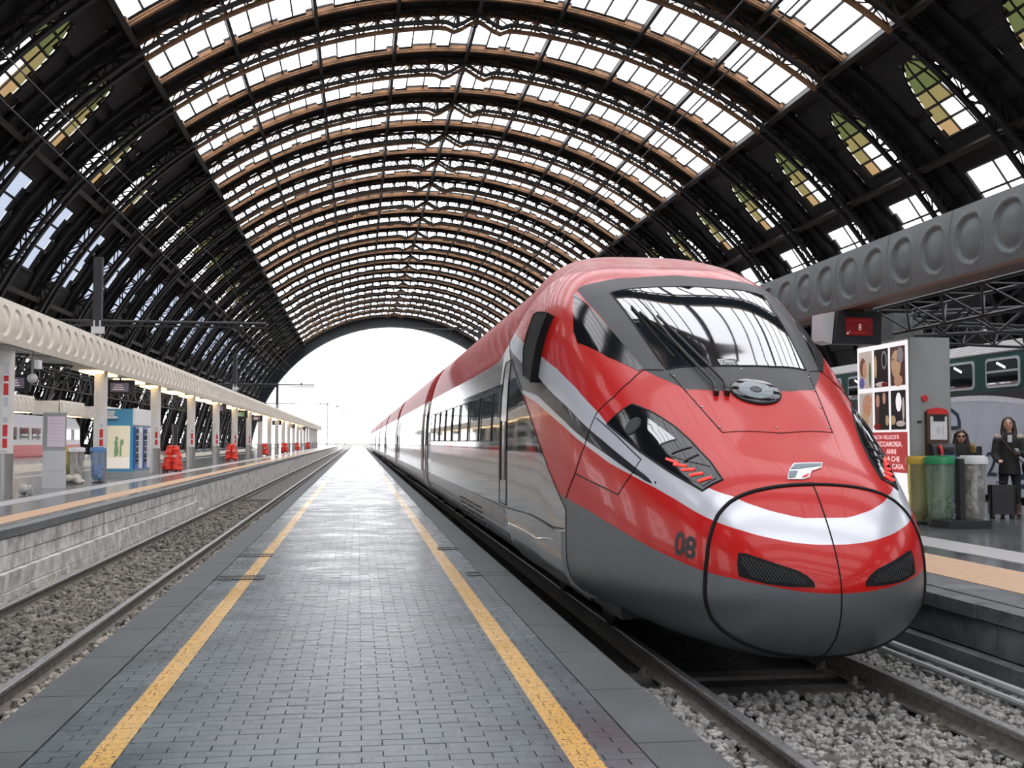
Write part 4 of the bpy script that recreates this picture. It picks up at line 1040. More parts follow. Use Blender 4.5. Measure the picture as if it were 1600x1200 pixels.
# ------------------------------------------------------------------ left platform things
def sign(y, label, m='screen_dim', x=-7.95, z=3.1, w=.8, h=.42, rz=.12):
    t = thing('departure_sign', label, 'sign', (x, y, z), rz, 'hanging signs of the left platform')
    q = MB(); q.bbox((0, 0, h/2), (w, .16, h), .02); q.build('housing', 'dark_metal', t)
    q = MB(); q.box((-.02, -.083, h/2), (w*.62, .006, h*.6)); q.build('screen', m, t)
    for i in range(3):
        q = MB(); q.box((-.05, -.088, h*(.35+.15*i)), (w*(.4-.08*i), .003, .02)); q.build('text_row', 'text_light', t)
    q = MB(); q.tube([(0, 0, h), (0, 0, 3.575-z)], .03, 8); q.build('hanger', 'dark_metal', t)
sign(38.6, 'large dark hanging sign above the blue kiosk', x=-7.85, z=3.04, w=.92, h=.48)
sign(64., 'grey hanging sign third along the left canopy', x=-7.75, z=3.1, w=.9, h=.45)
sign(75., 'olive lit hanging sign beyond the grey one', 'p_green', -7.7, 3.0, 1.0, .5)
for y, w_ in ((90., 'fifth'), (112., 'sixth'), (136., 'seventh'), (163., 'eighth')): sign(y, w_+' small hanging sign along the receding left canopy', z=3.05, w=.9, h=.45)
sign(29., 'dark hanging sign near the first left column', x=-8.35, z=2.72, w=.62, h=.42)
t = thing('security_camera', 'grey dome camera hanging under the left canopy', 'camera', (-7.5, 27.2, 2.85))
q = MB(); q.tube([(0, 0, .2), (0, 0, .72)], .03, 8); q.build('stem', 'grey_paint', t); q = MB(); q.ball((0, 0, .1), .12, 14, 10); q.build('dome', 'grey_light', t, smooth=True); q = MB(); q.bbox((.12, 0, .42), (.12, .25, .2), .02); q.build('camera_box', 'white_paint', t)
# information stand
t = thing('information_stand', 'grey upright information stand with a pale pink notice', 'notice board', (-7.75, 30.2, zl), .30)
q = MB(); q.bbox((0, 0, .22), (.56, .3, .44), .02); q.build('foot', 'grey_light', t)
q = MB(); q.bbox((0, 0, .70), (.54, .26, .50), .02); q.build('base', 'grey_light', t)
q = MB(); q.bbox((0, .02, 1.44), (.56, .2, .98), .03); q.build('frame', 'grey_paint', t)
q = MB(); q.box((.03, -.085, 1.44), (.42, .012, .78)); nb = q.build('notice', 'pink_poster', t)
for i in range(7): q = MB(); q.box((.03, -.094, 1.74-.09*i), (.32-.02*(i % 3), .004, .018)); q.build('print_line', 'p_grey', nb)
# bins by the stand
def bag_bin(label, x, y, z, lid, bag, filler, group, r=.22, h=1.0, rz=0, full=.35):
    t = thing('recycling_bin', label, 'bin', (x, y, z), rz, group)
    q = MB(); q.lathe((0, 0, h), [(r*1.0, -.06), (r*1.12, -.06), (r*1.14, .0), (r*1.08, .05), (r*.9, .07), (r*.85, .04)], 24); q.build('lid', lid, t, smooth=True)
    q = MB(); n = 22; rows = []
    for j in range(11):
        zz = .06+(h-.1)*j/10; k = .80+.20*(j/10)**.7; k *= 1 if j else .62
        rows.append([((r*k*(1+random.uniform(-.05, .05)))*math.cos(2*PI*i/n), (r*k*(1+random.uniform(-.05, .05)))*math.sin(2*PI*i/n), zz+random.uniform(-.008, .008)) for i in range(n)])
    vs = sum(rows, []); F = [(j*n+i, j*n+(i+1) % n, (j+1)*n+(i+1) % n, (j+1)*n+i) for j in range(10) for i in range(n)]+[tuple(range(n))[::-1]]
    q.add(vs, F); q.build('bag', bag, t, smooth=True)
    def fill(b):
        for i in range(26):
            a = random.uniform(0, 6.28); rr = r*.62*math.sqrt(random.random()); b.ball((rr*math.cos(a), rr*math.sin(a), .12+random.uniform(0, full*h)), (random.uniform(.03, .07), random.uniform(.03, .07), random.uniform(.03, .08)), 7, 5)
    q = MB(); fill(q); q.build('rubbish', filler, t)
    q = MB(); q.tube([(0, r*1.05, .0), (0, r*1.05, h)], .025, 8); q.lathe((0, 0, 0), [(r*.8, 0), (r*.8, .03), (.02, .035)], 16); q.build('stand', 'dark_metal', t, smooth=True)
    return t
G = 'recycling bins beside the information stand'
bag_bin('yellow-lidded bin with a yellowish bag beside the information stand', -8.35, 33.9, zl, 'yellow_lid', 'plastic_yellow', 'rubbish_mix', G, .21, .95)
bag_bin('white-lidded bin with a white bag between yellow and blue bins', -7.93, 33.3, zl, 'white_lid', 'plastic_clear', 'rubbish_white', G, .20, .95, full=.6)
bag_bin('blue-lidded bin with a pale blue bag against the second column', -7.42, 33.6, zl, 'blue_lid', 'plastic_blue', 'blue_lid', G, .20, .95)
def heap(k):
    def f(b):
        rr = random.Random(k)
        for i in range(14): b.ball((rr.uniform(-.28, .28), rr.uniform(-.15, .15), rr.uniform(.06, .20)), (rr.uniform(.08, .18), rr.uniform(.08, .14), rr.uniform(.06, .12)), 10, 7)
    return f
blob('rubbish_bag', heap(3), 'cloth_beige', voxel=.025, smooth=2, loc=(-7.85, 32.6, zl), scale=(.85, .8, .95), label='crumpled beige rubbish bag on the floor before the bins', cat='bag')
blob('rubbish_bag', heap(8), 'rubbish_white', voxel=.025, smooth=2, loc=(-7.35, 26.3, zl), scale=(.42, .5, .95), label='small white rubbish bag at the foot of the first column', cat='bag')
# blue kiosk of vending machines
t = thing('vending_kiosk', 'blue vending kiosk with a lit cream poster beside the second column', 'kiosk', (-7.75, 39.4, zl))
q = MB(); q.span((-.50, -1.45, 0), (.50, 1.45, .20)); q.build('plinth', 'grey_paint', t)
q = MB(); q.span((-.47, -1.42, .20), (.44, 1.42, 2.25)); q.build('cabinet', 'blue_paint', t)
q = MB(); q.span((.44, -1.42, 1.72), (.50, 1.42, 2.27)); q.build('header', 'white_paint', t)
q = MB(); q.span((-.36, -1.435, .30), (.36, -1.42, 1.70)); p_ = q.build('poster', 'cream_poster', t)
q = MB(); q.span((-.36, -1.44, .30), (.36, -1.436, .66)); q.build('poster_band', 'p_pale', p_)
q = MB(); q.ball((-.06, -1.437, 1.28), (.05, .006, .07), 12, 8); q.ball((-.07, -1.437, 1.12), (.06, .006, .12), 12, 8); q.ball((-.06, -1.437, .88), (.07, .006, .18), 12, 8); q.tube([(-.07, -1.438, .86), (-.12, -1.438, .68)], .022, 6); q.tube([(.06, -1.438, .7), (.08, -1.438, 1.1)], .03, 6); q.ball((.11, -1.437, 1.16), (.06, .006, .1), 10, 6); q.build('printed_figures', 'p_green', p_)
for i, (w_, z_) in enumerate(((.24, 2.15), (.22, 2.06), (.32, 1.97))): q = MB(); q.span((-.37, -1.428, z_-.035), (-.37+w_, -1.42, z_+.035)); q.build('lettering_block', 'white_paint', t)
text_on('lettering', '.com', 'black', t, (-.36, -1.43, 1.84), (1, 0, 0), (0, 0, 1), height=.08)
for k in range(2):
    y0 = -1.28+1.45*k; q = MB(); q.span((.44, y0, .28), (.50, y0+.62, 1.66)); v = q.build('machine_door', 'blue_deep', t)
    q = MB(); q.span((.50, y0+.1, .45), (.512, y0+.52, 1.60)); g = q.build('window', 'glass_dark', v)
    for j in range(5): q = MB(); q.span((.512, y0+.12, .6+.2*j), (.518, y0+.5, .625+.2*j)); q.build('shelf_strip', 'white_paint', v)
    q = MB(); q.span((.44, y0+.70, .28), (.495, y0+1.30, 1.66)); v2 = q.build('machine_panel', 'white_paint', t)
    q = MB(); q.span((.495, y0+.85, .6), (.505, y0+1.1, 1.5)); q.build('picture', 'p_grey', v2)
# dark board beyond
t = thing('poster_board', 'dark upright poster board with a pale side past the blue kiosk', 'notice board', (-7.5, 47.6, zl), .25)
q = MB(); q.bbox((0, 0, .95), (.16, .9, 1.9), .02); q.build('board', 'dark_metal', t); q = MB(); q.span((.082, -.38, .25), (.092, .38, 1.8)); q.build('poster', 'white_paint', t)
# red covered trolleys
def trolley(x, y, label, k):
    t = thing('covered_trolley', label, 'trolley', (x, y, zl), random.uniform(-.3, .3), 'red covered trolleys along the left platform')
    rr = random.Random(k)
    for s_ in (-1, 1):
        def f(b):
            for j in range(9):
                z = .14+.09*j; b.ball((s_*.19+rr.uniform(-.03, .03)-s_*.05*(j/8), rr.uniform(-.03, .03)+.04*(j/8), z), (.22-.008*j, .26-.012*j, .10), 12, 7)
            b.ball((s_*.12, .05, .98), (.12, .16, .06), 10, 6)
        blob('cover', f, 'red_cloth', t, .03, 2)
        q = MB(); q.box((s_*.18, -.262, .62), (.17, .03, .07)); q.build('label_patch', 'cloth_beige', t)
    q = MB()
    for sx in (-.25, .25):
        for sy in (-.2, .2): q.tube([(sx-.02, sy, .05), (sx+.02, sy, .05)], .05, 10)
    q.build('wheels', 'black', t)
for i, (x, y, lb_) in enumerate(((-7.1, 44.6, 'nearest red covered trolley beside the blue kiosk'), (-7.6, 69.5, 'second red covered trolley standing alone by a column'), (-7.5, 92., 'third red covered trolley along the left platform'), (-7.5, 117., 'fourth red covered trolley along the left platform'), (-7.5, 140., 'fifth red covered trolley along the left platform'), (-7.5, 170, 'farthest red covered trolley on the left platform'))): trolley(x, y, lb_, i)

# second platform on the far left, its canopy, a parked train and a walking person
q = MB(); q.cm = 0; q.span((-24, -10, -.8), (-16.5, 320, zl)); q.cm = 1; q.span((-16.5, -10, -.8), (-16.3, 320, zl+.01))
q.build('floor_far_left', ['polished_floor', 'canopy_beige'], kind='structure', label='second platform on the far left')
c2 = thing('platform_canopy', 'pale canopy segments of the second platform seen under the left canopy', 'canopy'); c2.location = (0, 0, 0)
me = fascia(PLN, 3.2, 4.2, 1, 'canopy_beige')
for seg in range(5):
    for i in range(4): put('fascia_panel', me, c2, (-19.5, 52+seg*12.5+PLN*i, 0))
    q = MB(); q.span((-21.2, 52+seg*12.5, 3.25), (-19.55, 58.7+seg*12.5, 4.15)); q.build('beam', 'canopy_beige', c2)
    q = MB(); q.span((-20.4, 52.2+seg*12.5, 3.18), (-19.6, 58.5+seg*12.5, 3.22)); q.build('soffit_lamp', 'lamp_warm', c2)
    q = MB(); q.lathe((-20.4, 55+seg*12.5, zl), [(.16, 0), (.16, 3.0)], 14); q.build('column', 'column_grey', c2, smooth=True)
t = thing('parked_train', 'white and red local train parked beyond the second platform', 'train', (-26.2, 80, -.5))
q = MB(); q.prism_y([(-1.4, .6), (1.4, .6), (1.45, 1.6), (1.4, 3.2), (1.0, 4.0), (-1.0, 4.0), (-1.4, 3.2), (-1.45, 1.6)], -25, 25); q.build('body', 'train_white', t)
q = MB(); q.span((1.40, -25.02, .8), (1.47, 25.02, 1.7)); q.build('red_band', 'red_sign', t)
for i in range(16): q = MB(); q.span((1.38, -24+3.1*i, 2.1), (1.47, -24+3.1*i+2.2, 3.0)); q.build('window', 'glass_dark', t)
q = MB(); q.span((-1.2, -24, .0), (1.2, 24, .6)); q.build('underframe', 'black', t)

# ------------------------------------------------------------------ right platform things
K = thing('advertising_kiosk', 'tall grey advertising kiosk with a lit poster of faces on its track side', 'kiosk', (9.34, 18.3, zr))
q = MB(); q.bbox((0, 0, 1.52), (.74, 1.90, 3.04), .03); q.build('cabinet', 'grey_paint', K)
q = MB(); q.span((-.385, -.93, .25), (-.37, .93, 3.0)); po = q.build('poster', 'poster_white', K)
# local axes: poster faces -X; u runs from far (+Y) to near (-Y)
def pic(name, y0, y1, z0, z1, m, d=.003): q = MB(); q.span((-.385-d, y0, z0), (-.3851, y1, z1)); return q.build(name, m, po)
def oval(par, y, z, ry, rz_, m, d): q = MB(); q.ball((-.386-d, y, z), (.004, ry, rz_), 16, 10); return q.build('picture_shape', m, po)
PY = [(.86, .34), (.26, -.26), (-.34, -.86)]
specs = [[('p_pale',), ('p_dark',), ('p_brown',)], [('p_pale',), ('p_dark',), ('p_dark',)]]
for r_, (z0, z1) in enumerate(((2.26, 2.92), (1.52, 2.18))):
    for c_, (ya, yb) in enumerate(PY): pic('picture', yb, ya, z0, z1, specs[r_][c_][0])
oval(po, .70, 2.64, .12, .17, 'p_hair', .004); oval(po, .62, 2.58, .09, .15, 'p_skin', .007); oval(po, .74, 2.36, .10, .10, 'p_blue', .005); oval(po, .42, 2.5, .05, .22, 'p_green', .004)
oval(po, .20, 2.62, .05, .2, 'p_skin2', .004); oval(po, -.12, 2.72, .10, .16, 'p_grey', .004); oval(po, -.12, 2.72, .07, .12, 'p_dark', .007); oval(po, .0, 2.31, .22, .04, 'p_pale', .005); oval(po, -.12, 2.30, .1, .04, 'red_sign', .008)
oval(po, -.55, 2.62, .17, .24, 'p_skin2', .004); oval(po, -.70, 2.76, .12, .14, 'p_grey', .006); oval(po, -.62, 2.34, .15, .10, 'p_skin', .004); oval(po, -.46, 2.70, .03, .015, 'p_brown', .010); oval(po, -.62, 2.68, .035, .015, 'p_brown', .010); oval(po, -.5, 2.50, .06, .018, 'p_orange', .010)
oval(po, .56, 1.94, .18, .20, 'p_orange', .004); oval(po, .52, 2.05, .17, .10, 'p_skin', .007); oval(po, .66, 1.68, .17, .16, 'p_skin2', .005)
oval(po, .14, 2.02, .07, .12, 'p_skin', .004); oval(po, -.10, 2.06, .06, .1, 'p_skin', .004); oval(po, .16, 1.8, .08, .2, 'p_brown', .003); oval(po, .16, 1.58, .14, .06, 'red_sign', .004); oval(po, -.2, 1.68, .06, .09, 'p_skin2', .004)
oval(po, -.62, 1.98, .10, .16, 'poster_white', .004); oval(po, -.42, 1.68, .09, .08, 'p_skin2', .004); oval(po, -.68, 1.62, .16, .05, 'p_pale', .004); oval(po, -.78, 1.86, .04, .2, 'p_pale', .004)
pic('red_panel', -.90, .90, .80, 1.48, 'poster_red')
for i, (s_, u_, wd_) in enumerate((('ALTA VELOCITÀ', .30, .92), ('FRECCIAROSSA.', .30, 1.02), ('ANNI', -.16, .34), ('A CHE', -.18, .44), ('A CASA.', -.20, .58))):
    text_on('poster_text', s_, 'poster_white', po, (-.392, u_, 1.36-.125*i), (0, -1, 0), (0, 0, 1), width=wd_, height=.085)
q = MB(); q.tube([(.18-.29, -.955, 2.03), (.18-.29, -.985, 2.03)], .055, 16); al = q.build('alarm_knob', 'red_sign', K, smooth=True)
q = MB(); q.span((-.24, -.96, 1.62), (-.16, -.95, 1.66)); q.build('keyhole_plate', 'black', K)
# pay phone
P = thing('pay_phone', 'wall pay phone with red handset on the grey kiosk', 'telephone', (9.42, 17.295, 1.10))
q = MB(); q.span((-.19, -.03, -.1), (.19, .05, .88)); q.build('back_plate', 'leather_brown', P)
q = MB(); q.prism_y([(-.19, .84), (.19, .84), (.15, .92), (0, .95), (-.15, .92)], -.035, .05); q.build('top_arch', 'red_sign', P)
q = MB(); q.span((-.14, -.042, .42), (.15, -.031, .80)); nt_ = q.build('notice', 'white_paint', P)
q = MB(); q.span((-.09, -.046, .72), (.11, -.043, .82)); q.build('notice_header', 'black', nt_); q = MB(); q.ball((-.0, -.045, .58), (.035, .003, .06), 10, 6); q.span((.07, -.046, .5), (.09, -.043, .66)); q.build('notice_print', 'p_grey', nt_)
q = MB(); q.prism_x([(.02, -.1), (-.20, -.1), (-.22, .05), (-.17, .30), (-.08, .36), (.02, .36)], -.17, .22); q.build('phone_body', 'grey_metal' if 'grey_metal' in MATS else 'mesh_grey', P)
q = MB(); q.tube([(-.06, -.20, -.02), (-.06, -.25, .05), (-.06, -.24, .24), (-.06, -.17, .32)], [.03, .024, .024, .036], 10); q.build('handset', 'red_sign', P, smooth=True)
q = MB(); q.tube([(-.06, -.2, -.02), (-.08, -.22, -.1), (.0, -.2, -.12), (.05, -.2, -.06)], .012, 6); q.build('cord', 'steel', P, smooth=True)
q = MB(); q.span((.03, -.215, .20), (.16, -.185, .27)); q.build('display', 'black', P)
q = MB()
for i in range(4):
    for j in range(3): q.box((.05+.035*j, -.217, .02+.035*i), (.024, .02, .022))
q.build('keypad', 'steel', P)
# waste station with bags
G = 'waste bags around the dark post by the kiosk'
W_ = thing('waste_station', 'dark post on a square foot between the green and white waste bags', 'bin stand', (9.16, 16.20, zr))
q = MB(); q.bbox((0, -.05, .06), (.72, .5, .12), .02); q.build('foot', 'dark_metal', W_)
q = MB(); q.box((.02, 0, .58), (.08, .14, .95)); q.build('post', 'dark_metal', W_)
bag_bin('translucent green waste bag under a green lid beside the pay phone', 9.04, 16.55, zr, 'green_lid', 'plastic_green', 'rubbish_mix', G, .215, 1.03, full=.28)
bag_bin('crumpled clear waste bag under a white lid right of the dark post', 9.62, 16.6, zr, 'white_lid', 'plastic_clear', 'rubbish_white', G, .205, 1.03, full=.75)
bag_bin('yellow-lidded waste bag hidden behind the green one', 8.93, 17.02, zr, 'yellow_lid', 'plastic_yellow', 'rubbish_mix', G, .17, 1.02)
bag_bin('blue-lidded waste bag behind the white-lidded one', 9.335, 16.86, zr, 'blue_lid', 'plastic_blue', 'rubbish_mix', G, .13, 1.03)
# platform number display
t = thing('platform_display', 'dark hanging display with a red screen showing number 8', 'sign', (7.56, 16.25, 2.975), .10)
q = MB(); q.prism_y([(-.42, 0), (.36, 0), (.38, .50), (-.36, .50)], -.10, .12); q.build('housing', 'dark_metal', t)
q = MB(); q.prism_y([(-.60, .05), (-.43, .0), (-.37, .50), (-.58, .46)], -.02, .3); q.build('side_panel', 'grey_light', t)
q = MB(); q.span((-.24, -.112, .13), (.21, -.10, .40)); s_ = q.build('screen', 'screen_red', t)
text_on('digit', '8', 'text_light', s_, (-.03, -.115, .21), (1, 0, 0), (0, 0, 1), height=.10, width=.05)
text_on('screen_text', 'GARIBALDI / TORINO', 'text_red' if 'text_red' in MATS else 'red_sign', s_, (-.17, -.115, .345), (1, 0, 0), (0, 0, 1), height=.028, width=.32) if False else None
for z_, a_, w_ in ((.36, -.16, .30), (.165, -.14, .28), (.185, -.12, .22)):
    q = MB(); n = 9
    for i in range(n): q.span((a_+w_*i/n, -.115, z_-.010), (a_+w_*(i+.7)/n, -.1125, z_+.010))
    q.build('text_row', 'led_dim' if 'led_dim' in MATS else 'red_sign', s_)
q = MB(); q.bar((-.22, -.114, .15), (-.17, -.114, .20), .008, .004); q.bar((-.225, -.114, .148), (-.19, -.114, .148), .008, .004); q.bar((-.222, -.114, .148), (-.222, -.114, .18), .008, .004); q.build('arrow', 'text_light', s_)
q = MB(); q.tube([(.1, 0, .5), (.1, 0, .683)], .03, 8); q.build('hanger', 'dark_metal', t)
# wall lamp / loudspeaker on a rod
t = thing('loudspeaker', 'small white loudspeaker box on a thin rod above the green train', 'loudspeaker', (12.0, 20.2, 3.55))
q = MB(); q.bbox((0, 0, .09), (.10, .1, .16), .02); q.build('box', 'white_paint', t); q = MB(); q.tube([(-.0, 0, .02), (2.4, 0, .02)], .015, 6); q.build('rod', 'dark_metal', t); q = MB(); q.tube([(0, 0, .17), (0, 0, .85)], .008, 6); q.build('hanger', 'dark_metal', t)

# green and white train on the next track
T2 = thing('regional_train', 'green and white passenger train with ribbed roof standing beyond the right platform', 'train', (16.0, 24, -.3))
q = MB(); q.prism_y([(-1.5, .55), (1.5, .55), (1.5, 3.85), (1.1, 4.10), (-1.1, 4.10), (-1.5, 3.85)], -16, 18)
me = q.mesh('body', 'train_pale'); put('body', me, T2)
q = MB(); q.span((-1.515, -16, 2.93), (-1.49, 18, 3.82)); q.build('green_band', 'train_green', T2)
q = MB(); q.span((-1.513, -16, 2.2), (-1.49, 18, 2.93)); q.build('dark_band', 'train_dark', T2)
# pale curve sweeping down under the windows
cv = lambda y: 2.88-.030*(1.2-y)**2 if y < 1.2 else 2.88-.012*(y-1.2)**2
q = MB(); ys = [-9+i*.5 for i in range(50)]
q.prism_x([(y, max(cv(y)-.0, .9)) for y in ys]+[(ys[-1], .56), (ys[0], .56)], -1.525, -1.50); q.build('pale_side', 'train_pale', T2)
q = MB(); q.prism_x([(y, max(cv(y), .9)) for y in ys]+[(y, max(cv(y), .9)-.13) for y in ys[::-1]], -1.530, -1.51); q.build('white_curve', 'train_white', T2)
rf = [(-1.52+.062*i*1.5 if False else -1.52+.07*i, 3.82+.055*i) for i in range(6)]
for i in range(6):
    q = MB(); q.tube([(-1.52+.075*i, -16, 3.84+.05*i), (-1.52+.075*i, 18, 3.84+.05*i)], .034, 8); q.build('roof_rib', 'roof_ribbed', T2, smooth=True)
def rr_poly(y0, y1, z0, z1, r): 
    o = []
    for (cy, cz, a0) in ((y1-r, z1-r, 0), (y0+r, z1-r, 90), (y0+r, z0+r, 180), (y1-r, z0+r, 270)):
        for k in range(5): a = (a0+k*22.5)*D2R; o.append((cy+r*math.cos(a), cz+r*math.sin(a)))
    return o
for i in range(14):
    y = -8.45+1.85*i
    q = MB(); q.prism_x(rr_poly(y, y+1.36, 3.02, 3.70, .12), -1.54, -1.50); wf = q.build('window_frame', 'frame_alu', T2)
    q = MB(); q.prism_x(rr_poly(y+.06, y+1.30, 3.08, 3.64, .08), -1.548, -1.52); q.build('pane', 'glass_dark', wf)
    if i % 2 == 0: q = MB(); q.span((-1.555, y+.06, 3.36), (-1.53, y+1.3, 3.41)); q.build('window_bar', 'frame_alu', wf)
    q = MB(); q.box((-1.552, y+.7, 3.52), (.006, .36, .05), (.35, 0, 0)); q.build('reading_lamp', 'lamp_white', wf)
q = MB(); q.span((-1.4, -16, .0), (1.4, 18, .55)); q.build('underframe', 'black', T2)
q = MB(); q.prism_x([(2.05, 2.62), (1.90, 2.62), (1.55, 2.47), (1.45, 2.27), (1.45, 2.07), (2.05, 2.07)], -1.54, -1.526); lt = q.build('printed_letter', 'navy_print', T2); q = MB(); q.prism_x([(1.95, 2.52), (1.88, 2.52), (1.64, 2.40), (1.57, 2.26), (1.57, 2.17), (1.95, 2.17)], -1.545, -1.53); q.build('letter_counter', 'train_pale', lt)
text_on('printed_number', '2', 'navy_print', T2, (-1.54, .35, 1.0), (0, -1, 0), (0, 0, 1), height=.55, width=.42)
for i, (z_, h_) in enumerate(((.95, .12), (.75, .10))): q = MB(); q.span((-1.535, -1.4, z_), (-1.526, -.9, z_+h_)); q.build('printed_block', 'navy_print', T2)

# ------------------------------------------------------------------ people
def woman():
    t = thing('person', 'woman in a black fur-hooded coat looking up, holding a phone beside a suitcase', 'person', (11.33, 18.35, zr), -.45)
    def body(b):
        limb(b, [(0, 0, 1.36), (0, -.005, 1.50)], [.065, .055])              # neck
        b.ball((-.01, -.02, 1.62), (.078, .095, .118), 16, 12); b.ball((-.012, -.045, 1.57), (.055, .06, .065), 12, 8)
        b.ball((-.018, -.116, 1.615), (.012, .018, .02), 8, 6)                # nose
        for s_ in (-1, 1): b.ball((s_*.078, .0, 1.61), (.012, .02, .03), 8, 6)
        for x, y, z, d in ((-.17, -.24, .98, 1), (.10, -.33, 1.13, -1)):      # hands
            b.ball((x, y, z), (.035, .042, .028), 10, 8)
            for k in range(4): limb(b, [(x-.022+.015*k, y-.03, z), (x-.024+.016*k, y-.065-.006*(k in (1, 2)), z-.008), (x-.022+.015*k, y-.085, z-.026)], [.010, .0095, .008], 6)
            limb(b, [(x+d*.03, y-.005, z+.005), (x+d*.045, y-.035, z+.015), (x+d*.035, y-.06, z+.012)], [.012, .011, .009], 6)
        limb(b, [(0, 0, 1.36), (0, 0, .95)], [.10, .12])
        for s_ in (-1, 1): limb(b, [(s_*.08, 0, .92), (s_*.11, -.01, .5), (s_*.125, .02, .10)], [.085, .05, .04])
    blob('body', body, 'skin', t, .010, 3)
    def coat(b):
        limb(b, [(0, .01, 1.36), (0, .01, 1.15), (0, .0, .98), (0, 0, .92)], [.145, .155, .165, .17], 14); b.tube([(0, 0, .95), (0, 0, .74)], [.17, .19], 16)
        for s_ in (-1, 1): b.ball((s_*.12, .01, 1.33), (.10, .10, .085), 10, 8)
        limb(b, [(-.19, .01, 1.33), (-.235, -.02, 1.08), (-.19, -.19, .98)], [.08, .068, .05])
        limb(b, [(.19, .01, 1.33), (.235, -.06, 1.10), (.125, -.27, 1.12)], [.08, .068, .048])
    blob('coat', coat, 'coat_black', t, .016, 3)
    def legs(b):
        for s_ in (-1, 1): limb(b, [(s_*.085, .0, .85), (s_*.115, -.015, .48), (s_*.125, .02, .16)], [.095, .066, .05])
    blob('trousers', legs, 'trousers', t, .016, 2)
    for s_ in (-1, 1):
        def boot(b): limb(b, [(s_*.125, .02, .24), (s_*.125, .02, .06)], [.062, .055]); limb(b, [(s_*.125, .02, .05), (s_*.135, -.13, .042)], [.05, .042])
        blob('boot', boot, 'leather_brown', t, .014, 2)
    def hair(b):
        b.ball((-.008, .012, 1.668), (.094, .104, .098), 14, 10); b.ball((-.008, .04, 1.62), (.096, .09, .11), 14, 10)
        for s_ in (-1, 1): limb(b, [(s_*.075, .0, 1.66), (s_*.095, .0, 1.50), (s_*.10, -.06, 1.30)], [.04, .045, .035])
        limb(b, [(0, .09, 1.6), (0, .09, 1.35)], [.07, .08])
    blob('hair', hair, 'hair_dark', t, .012, 3)
    def hood(b):
        for k in range(15): a = PI*(k/14)*1.5-PI*.25; b.ball((.21*math.cos(a), .03+.10*math.sin(a), 1.41+.015*math.sin(3*a)), .042, 8, 6)
    blob('hood_trim', hood, 'fur', t, .018, 2)
    q = MB()
    for s_ in (-1, 1): q.ball((s_*.03-.015, -.108, 1.635), (.014, .007, .007), 8, 6); q.tube([(s_*.052-.015, -.102, 1.655), (s_*.018-.015, -.112, 1.66)], .004, 5)
    q.build('eyes', 'hair_dark', t); q = MB(); q.ball((-.016, -.107, 1.568), (.022, .009, .008), 8, 6); q.build('lips', 'red_sign', t)
    q = MB(); q.box((.085, -.395, 1.165), (.075, .14, .012), (.5, .1, .2)); q.build('phone', 'black_gloss', t)
    q = MB(); q.tube([(-.14, -.06, 1.40), (.0, -.18, 1.18), (.2, -.17, .95), (.24, -.05, .92)], .012, 6); q.build('bag_strap', 'leather_brown', t)
    def bag(b): b.ball((.27, -.04, .86), (.08, .15, .15), 12, 8)
    blob('shoulder_bag', bag, 'leather_brown', t, .02, 1)
    q = MB(); q.box((-.0, -.155, 1.37), (.07, .03, .12), (.25, 0, 0)); q.build('shirt_collar', 'white_paint', t)
woman()
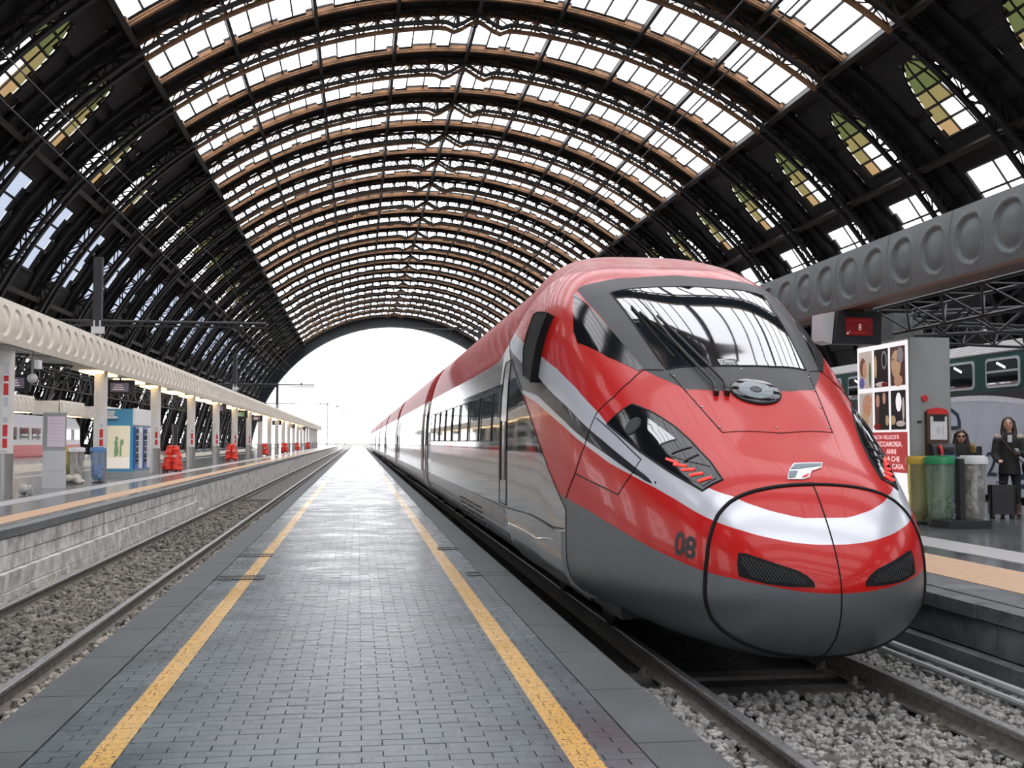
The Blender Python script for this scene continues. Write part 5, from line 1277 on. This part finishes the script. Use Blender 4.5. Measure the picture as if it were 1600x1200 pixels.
def standing():
    t = thing('person', 'dark-haired person in sunglasses and black fur-hooded jacket behind the waste bags', 'person', (10.80, 19.0, zr), -.42)
    def body(b):
        b.ball((0, -.02, 1.40), (.078, .092, .115), 14, 10); b.ball((0, -.11, 1.39), (.012, .018, .02), 8, 6); limb(b, [(0, 0, 1.30), (0, 0, 1.15)], [.05, .06]); limb(b, [(0, 0, 1.15), (0, 0, .75)], [.11, .13])
        for s_ in (-1, 1): limb(b, [(s_*.08, 0, .75), (s_*.085, -.01, .4), (s_*.085, .0, .06)], [.09, .06, .05])
        for s_ in (-1, 1):
            b.ball((s_*.12, -.24, .86), (.035, .04, .028), 8, 6)
            for k in range(4): limb(b, [(s_*.12-.022+.015*k, -.27, .86), (s_*.12-.022+.015*k, -.31, .845)], [.010, .008], 6)
            limb(b, [(s_*.12-s_*.03, -.245, .865), (s_*.12-s_*.04, -.28, .87)], [.011, .009], 6)
    blob('body', body, 'skin', t, .012, 3)
    def coat(b):
        limb(b, [(0, .02, 1.16), (0, .02, .9), (0, .0, .62)], [.16, .18, .19], 14)
        for s_ in (-1, 1): b.ball((s_*.14, .01, 1.13), (.10, .10, .09), 10, 8); limb(b, [(s_*.21, .01, 1.12), (s_*.26, -.04, .90), (s_*.14, -.20, .86)], [.08, .07, .05])
    blob('jacket', coat, 'coat_black', t, .018, 3)
    def legs(b):
        for s_ in (-1, 1): limb(b, [(s_*.085, .0, .68), (s_*.09, -.015, .4), (s_*.088, .0, .06)], [.105, .08, .06]); limb(b, [(s_*.088, 0, .045), (s_*.09, -.14, .04)], [.05, .04])
    blob('trousers', legs, 'trousers', t, .018, 3)
    def hair(b):
        b.ball((0, .012, 1.452), (.096, .104, .10), 14, 10); b.ball((0, .04, 1.41), (.10, .09, .11), 14, 10)
        for s_ in (-1, 1): limb(b, [(s_*.08, .0, 1.44), (s_*.105, .0, 1.28), (s_*.11, -.05, 1.08)], [.045, .05, .04])
    blob('hair', hair, 'hair_dark', t, .014, 3)
    q = MB()
    for s_ in (-1, 1): q.ball((s_*.034, -.107, 1.415), (.030, .01, .02), 10, 6)
    q.tube([(-.08, -.05, 1.42), (-.05, -.105, 1.42), (.05, -.105, 1.42), (.08, -.05, 1.42)], .005, 5); q.build('sunglasses', 'black_gloss', t)
    q = MB(); q.ball((0, -.102, 1.345), (.022, .009, .008), 8, 6); q.build('lips', 'red_sign', t)
    def fur(b):
        for k in range(7): b.ball((.19+.02*math.sin(k*2), -.02-.02*k, 1.12+.022*k), .045, 8, 6); b.ball((-.17, -.02-.02*k, 1.12+.02*k), .04, 8, 6)
    blob('hood_trim', fur, 'fur_tan', t, .018, 2)
standing()
def walker():
    t = thing('person', 'dark-clothed person seen small on the second left platform', 'person', (-19.9, 66., zl+.0), .3)
    def body(b):
        b.ball((0, 0, 1.60), (.085, .1, .12), 12, 8); limb(b, [(0, 0, 1.5), (0, 0, 1.4)], [.06, .07]); limb(b, [(0, 0, 1.36), (0, 0, 1.0)], [.19, .17])
        for s_ in (-1, 1):
            limb(b, [(s_*.2, 0, 1.36), (s_*.25, .05, 1.08), (s_*.22, -.08, .85)], [.075, .06, .045]); b.ball((s_*.22, -.09, .80), (.04, .04, .06), 8, 6)
            limb(b, [(s_*.1, 0, .95), (s_*.11, -.08*s_, .5), (s_*.1, .12*s_, .08)], [.1, .07, .05]); limb(b, [(s_*.1, .12*s_, .05), (s_*.1, .12*s_-.14, .04)], [.045, .035])
    blob('body', body, 'coat_black', t, .025, 3)
    q = MB(); q.ball((0, .01, 1.66), (.09, .1, .08), 10, 7); q.build('hair', 'hair_dark', t)
    q = MB(); q.bbox((-.38, .1, .35), (.28, .4, .6), .04); q.tube([(-.38, .1, .65), (-.38, .1, 1.0)], .02, 6); q.build('trolley_case', 'white_lid', t)
walker()
def suitcase(x, y, z, label, h, w_, d_, m, rz):
    t = thing('suitcase', label, 'suitcase', (x, y, z), rz)
    q = MB(); q.bbox((0, 0, .07+h/2), (w_, d_, h), .035); s_ = q.build('shell', m, t)
    for k in range(3): q = MB(); q.span((-w_/2+.03, -d_/2-.006, .16+h*.27*k), (w_/2-.03, -d_/2+.004, .17+h*.27*k)); q.build('rib', 'black', t)
    q = MB(); q.span((-w_/2-.004, -.006, .10), (w_/2+.004, .006, h+.05)); q.build('zip', 'black_gloss', t)
    for sx in (-1, 1):
        for sy in (-1, 1):
            q = MB(); q.tube([(sx*(w_/2-.05)-.02, sy*(d_/2-.04), .035), (sx*(w_/2-.05)+.02, sy*(d_/2-.04), .035)], .035, 12); q.box((sx*(w_/2-.05), sy*(d_/2-.04), .07), (.05, .05, .03)); q.build('wheel', 'black', t)
    q = MB(); q.tube([(-.08, 0, h+.07), (-.08, 0, h+.12), (.08, 0, h+.12), (.08, 0, h+.07)], .010, 6); q.build('handle', 'black', t)
suitcase(11.02, 18.1, zr, 'black cabin suitcase standing at the woman’s feet'.replace('’', "'"), .50, .42, .26, 'suitcase', -.35)
suitcase(11.22, 19.4, zr, 'large dark suitcase behind the person in sunglasses', 1.16, .34, .26, 'mesh_grey', .1)
